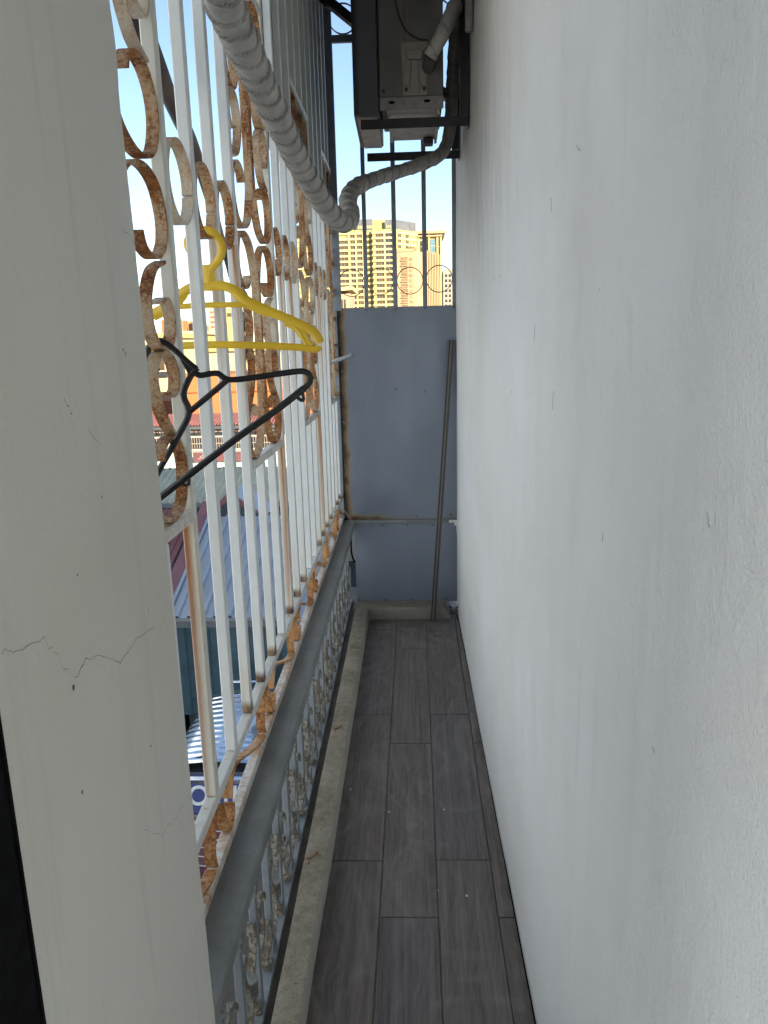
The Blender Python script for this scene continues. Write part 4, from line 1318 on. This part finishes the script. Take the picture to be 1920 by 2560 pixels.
# gabled red house
k = Kit('red_gable_house', 'small gabled house with red barge boards and a striped sheet front', 'house', (-4.6, 19, -7))
mb = MB(); mb.add([(-5.28, 18, -2.78), (-3.75, 18, -2.78), (-4.60, 18, -2.14), (-5.28, 19.5, -2.78), (-3.75, 19.5, -2.78), (-4.60, 19.5, -2.14)], [(0, 1, 2), (5, 4, 3), (0, 2, 5, 3), (1, 4, 5, 2), (0, 3, 4, 1)])
k.part('gable_wall', mb, R_blue)
for q in range(22):
    x = -5.0 + q * .055
    zt = -2.20 - max(0, (-4.60 - x) * .94) - max(0, (x + 4.60) * .75) - .05
    if zt > -2.72:
        mb = MB(); mb.add([(x, 17.985, -2.74), (x + .022, 17.985, -2.74), (x + .022, 17.985, zt), (x, 17.985, zt)], [(0, 1, 2, 3)]); k.part('sheet_rib', mb, P_slate)
mb = MB(); mb.sweep([(-5.45, 17.96, -2.95), (-4.60, 17.96, -2.14), (-3.60, 17.96, -2.89)], rect(.12, .13), (0, 1, 0)); k.part('barge_board', mb, R_redtrim)
mb = MB(); mb.box((-5.2, 17.9, -2.80), (-3.7, 17.97, -2.70)); k.part('fascia', mb, R_red)
# red roof beside the blue one
k = Kit('red_roof_house', 'red corrugated roof running along the left side of the pale blue roof', 'house', (-6.6, 16, -7))
k.part('roof', corrugated(-8.6, -5.14, 13.9, -3.60, 17.4, -2.36, .14, .03), R_red)
mb = MB(); mb.add([(-5.16, 13.9, -3.52), (-4.95, 13.9, -3.60), (-4.95, 17.6, -2.28), (-5.16, 17.6, -2.20), (-5.16, 13.9, -3.62), (-4.95, 13.9, -3.72), (-4.95, 17.6, -2.42), (-5.16, 17.6, -2.32)], [(0, 1, 2, 3), (7, 6, 5, 4), (0, 4, 5, 1), (1, 5, 6, 2), (2, 6, 7, 3), (3, 7, 4, 0)])
k.part('ridge_trim', mb, R_redtrim)
mb = MB(); mb.box((-8.5, 14.1, -7), (-5.15, 17.4, -3.70)); k.part('wall', mb, P_slate)
# blue roofed teal shed
k = Kit('teal_shed', 'shed with a pale blue corrugated roof and a dark teal corrugated wall', 'shed', (-3, 15, -7))
k.part('roof', corrugated(-4.93, -1.5, 13.7, -3.74, 17.2, -2.50, .26, .05), R_blue)
mb = MB(); mb.sweep([(-4.93, 13.7, -3.70), (-4.93, 17.2, -2.46)], rect(.10, .03), (1, 0, 0)); k.part('edge_trim', mb, R_blue)
mb = MB(); mb.box((-4.95, 13.60, -3.90), (-1.5, 13.70, -3.76)); k.part('gutter', mb, simple('grey_gutter', (.18, .19, .20), .5))
mb = MB(); mb.box((-4.95, 13.58, -3.765), (-1.5, 13.70, -3.735)); k.part('gutter_lip', mb, P_white)
m = corrugated(-4.9, -1.5, 14.0, -5.95, 14.0, -3.80, .36, -.05); k.part('wall_sheet', m, R_teal)
mb = MB(); mb.box((-4.85, 14.3, -7), (-1.6, 17.1, -3.75)); k.part('inner_wall', mb, P_slate)
mb = MB(); mb.box((-5.0, 17.18, -2.56), (-1.5, 17.28, -2.44)); k.part('ridge_cap', mb, P_slate)
mb = MB()
for (x, z) in ((-4.62, -5.6), (-3.95, -5.6), (-3.2, -5.6), (-4.3, -4.2), (-3.6, -4.2)):
    mb.box((x, 13.93, z), (x + .03, 13.96, z + .03))
k.part('bolt', mb, P_slate)

# --- jeepney parked below
J_chrome = simple('polished_steel', (.88, .90, .92), .16, .95, .06, 3)
J_blue = simple('blue_signboard', (.014, .034, .21), .45, 0, .08, 2)
J_letter = simple('white_letter', (.80, .80, .78), .5)
J_maroon = simple('maroon_paint', (.13, .035, .045), .35, 0, .1, 2)
k = Kit('jeepney', 'shiny steel jeepney with a blue name board parked below the balcony', 'jeepney', (-3.05, 11.4, -7))
def dome(y, n=36):
    return [(-3.05 + .88 * math.cos(math.pi * q / n), y, -4.95 + .24 * math.sin(math.pi * q / n) ** .75) for q in range(n + 1)]
mb = MB()
ys = [10.15 + .0225 * i for i in range(121)]
rows = []
for i, y in enumerate(ys):
    rib = (0, .004, .014, .018, .018, .014, .004, 0)[i % 8]
    tail = max(0, (y - 12.3) / .55)
    rows.append([(x, y, z + rib * (z > -4.9) - .14 * tail ** 2) for x, _, z in dome(y)])
kk = len(rows[0])
mb.add([p for r_ in rows for p in r_], [(i * kk + q, i * kk + q + 1, (i + 1) * kk + q + 1, (i + 1) * kk + q) for i in range(len(rows) - 1) for q in range(kk - 1)])
k.part('roof', mb, J_chrome, smooth=True)
mb = MB(); mb.box((-3.95, 10.1, -6.45), (-2.15, 12.9, -4.95)); k.part('body', mb, J_chrome, bevel=.04)
mb = MB(); mb.box((-3.22, 11.05, -4.72), (-2.72, 11.42, -4.60)); k.part('roof_hatch', mb, simple('pale_hatch', (.55, .60, .68), .35, .3), bevel=.03)
mb = MB(); mb.tube([(-2.52, 10.95, -4.74), (-2.50, 10.93, -4.62)], .19, 20); k.part('roof_disc', mb, simple('grey_disc', (.20, .22, .26), .4, .3))
mb = MB(); mb.tube([(-3.55, 12.55, -4.82), (-3.55, 12.58, -4.55), (-2.95, 12.58, -4.55), (-2.92, 12.3, -4.72)], .022, 6); k.part('roof_rail', mb, J_chrome)
mb = MB(); mb.tube([(-3.44, 10.28, -4.735), (-3.30, 10.30, -4.70)], .022, 6); mb.tube([(-3.32, 10.22, -4.76), (-3.10, 10.24, -4.715)], .012, 6); k.part('marker_lamp', mb, M_black)
mb = MB(); mb.add([(-3.95, 10.16, -4.90), (-2.15, 10.16, -4.90), (-2.15, 9.94, -5.44), (-3.95, 9.94, -5.44), (-3.95, 10.22, -4.92), (-2.15, 10.22, -4.92), (-2.15, 10.0, -5.46), (-3.95, 10.0, -5.46)], [(0, 1, 2, 3), (7, 6, 5, 4), (0, 4, 5, 1), (1, 5, 6, 2), (2, 6, 7, 3), (3, 7, 4, 0)])
sb = k.part('name_board', mb, J_blue)
mb = MB(); mb.box((-3.98, 9.92, -5.50), (-2.12, 10.02, -5.45)); mb.box((-3.98, 10.13, -4.91), (-2.12, 10.24, -4.87)); k.part('board_trim', mb, J_chrome)
tilt = math.atan2(.22, .54)
def letter(ch, x, w=1.0):
    cu = bpy.data.curves.new('letter', 'FONT')
    cu.body = ch
    cu.size = .40
    cu.extrude = .006
    cu.offset = .006
    cu.align_x = 'CENTER'
    to = bpy.data.objects.new('letter', cu)
    C.objects.link(to)
    dg = bpy.context.evaluated_depsgraph_get()
    me = bpy.data.meshes.new_from_object(to.evaluated_get(dg))
    bpy.data.objects.remove(to)
    me.materials.clear()
    me.materials.append(J_letter)
    o = obj('letter', me, sb, (x, 9.985, -5.33))
    o.rotation_euler = (R(90) - tilt, 0, 0)
    return o
for ch, x in (('N', -3.68), ('O', -3.37), ('R', -3.13), ('T', -2.95), ('H', -2.72)):
    letter(ch, x)
mb = MB(); mb.add([(-3.9, 9.96, -5.5), (-2.2, 9.96, -5.5), (-2.25, 9.45, -6.0), (-3.85, 9.45, -6.0), (-3.9, 10.1, -5.5), (-2.2, 10.1, -5.5), (-2.25, 10.1, -6.0), (-3.85, 10.1, -6.0)], [(0, 1, 2, 3), (7, 6, 5, 4), (0, 4, 5, 1), (1, 5, 6, 2), (2, 6, 7, 3), (3, 7, 4, 0)])
k.part('windscreen', mb, J_maroon)
mb = MB(); mb.box((-3.8, 8.5, -6.5), (-2.3, 9.6, -5.98)); k.part('bonnet', mb, J_maroon, bevel=.05)
mb = MB()
for q in range(6):
    z = -5.56 - q * .085
    y = 9.955 - (-5.5 - z) * 1.02
    mb.sweep([(-3.85, y - .012, z), (-3.30, y - .012, z + .03), (-3.05, y - .012, z), (-2.80, y - .012, z + .03), (-2.25, y - .012, z)], rect(.01, .014), (0, 1, 0))
for q in range(5):
    mb.box((-3.8 + q * .36, 8.6, -5.978), (-3.785 + q * .36, 9.4, -5.972))
k.part('white_stripe', mb, J_letter)
wh = MB(); wh.tube([(-.1, 0, 0), (.1, 0, 0)], .36, 18); wh_me = wh.mesh('wheel', M_dark)
for x, y in ((-3.75, 9.1), (-2.35, 9.1), (-3.8, 12.3), (-2.3, 12.3)):
    k.put('wheel', wh_me, (x, y, -6.64))
# --- awning and board glimpsed between the balusters
k = Kit('market_awning', 'small red ribbed awning far below, glimpsed between the balusters', 'awning', (-2.2, 7.2, -7))
k.part('sheet', corrugated(-2.6, -1.6, 6.0, -5.62, 7.6, -5.45, .10, .03, 'sin'), simple('crimson_sheet', (.30, .03, .055), .6, 0, .2, 3))
mb = MB()
for x in (-2.5, -1.7):
    mb.box((x - .03, 6.2, -7), (x + .03, 6.26, -5.62))
k.part('post', mb, M_iron)
k = Kit('stall_board', 'dark teal board above the small red awning', 'board', (-2.3, 8.3, -7))
mb = MB(); mb.box((-2.7, 8.0, -7), (-1.6, 8.06, -5.05)); k.part('panel', mb, simple('teal_board', (.03, .12, .13), .6))
# --- seen through the gap beside the lower sheet
k = Kit('blue_tarpaulin', 'blue tarpaulin stretched behind the gap at the end of the balustrade', 'tarpaulin', (-1.8, 20, -7))
mb = MB(); mb.add([(-2.3, 19.9, -6.9), (-1.2, 19.9, -6.9), (-1.2, 20.3, -5.45), (-2.3, 20.3, -5.45), (-2.3, 20.0, -6.9), (-1.2, 20.0, -6.9), (-1.2, 20.4, -5.45), (-2.3, 20.4, -5.45)], [(0, 1, 2, 3), (7, 6, 5, 4), (0, 4, 5, 1), (1, 5, 6, 2), (2, 6, 7, 3), (3, 7, 4, 0)])
k.part('sheet', mb, simple('blue_tarp', (.05, .17, .55), .5))
k = Kit('pale_wall', 'pale wall with a dark opening beyond the end of the balustrade', 'wall', (-1.9, 22, -7))
mb = MB(); mb.box((-2.6, 22, -7), (-1.0, 23, -5.0)); k.part('lower_wall', mb, P_slate)
mb = MB(); mb.box((-2.6, 21.8, -5.0), (-1.0, 23, -3.6)); k.part('upper_wall', mb, P_white)
mb = MB(); mb.tube(catmull([(-1.95, 21.5, -4.0), (-1.97, 21.5, -4.6), (-1.90, 21.5, -4.9), (-1.80, 21.5, -4.95)], 5), .03, 6); k.part('cable', mb, M_dark)

# --- unseen facade added across the street to bounce light onto the balcony
k = Kit('bounce_front', 'unseen pale blue street front added to bounce light, hidden behind the grey pier', 'house', (-9, 0, -7))
mb = MB(); mb.box((-16, -24, -7), (-9, 19.5, 11)); k.part('wall', mb, simple('blue_bounce_wall', (.54, .65, .80), .85, 0, .06, .5))
wv = MB(); wv.box((-.05, -.6, -.7), (.03, .6, .7)); wv_me = wv.mesh('window', G_dark)
for iy in range(9):
    for iz in range(5):
        k.put('window', wv_me, (-9, -20 + iy * 4.6, -4.5 + iz * 3.2))
mb = MB()
for iz in range(5):
    mb.box((-9.0, -24, -2.6 + iz * 3.2), (-8.75, 19.5, -2.4 + iz * 3.2))
k.part('ledge', mb, P_white)


# --- unseen sheet added outside the grille to shade its upper far end
k = Kit('shade_sheet', 'unseen dark grey sheet added to shade the upper far end of the white grille', 'metal sheet', (-.42, 3.1, 1.95), RZ)
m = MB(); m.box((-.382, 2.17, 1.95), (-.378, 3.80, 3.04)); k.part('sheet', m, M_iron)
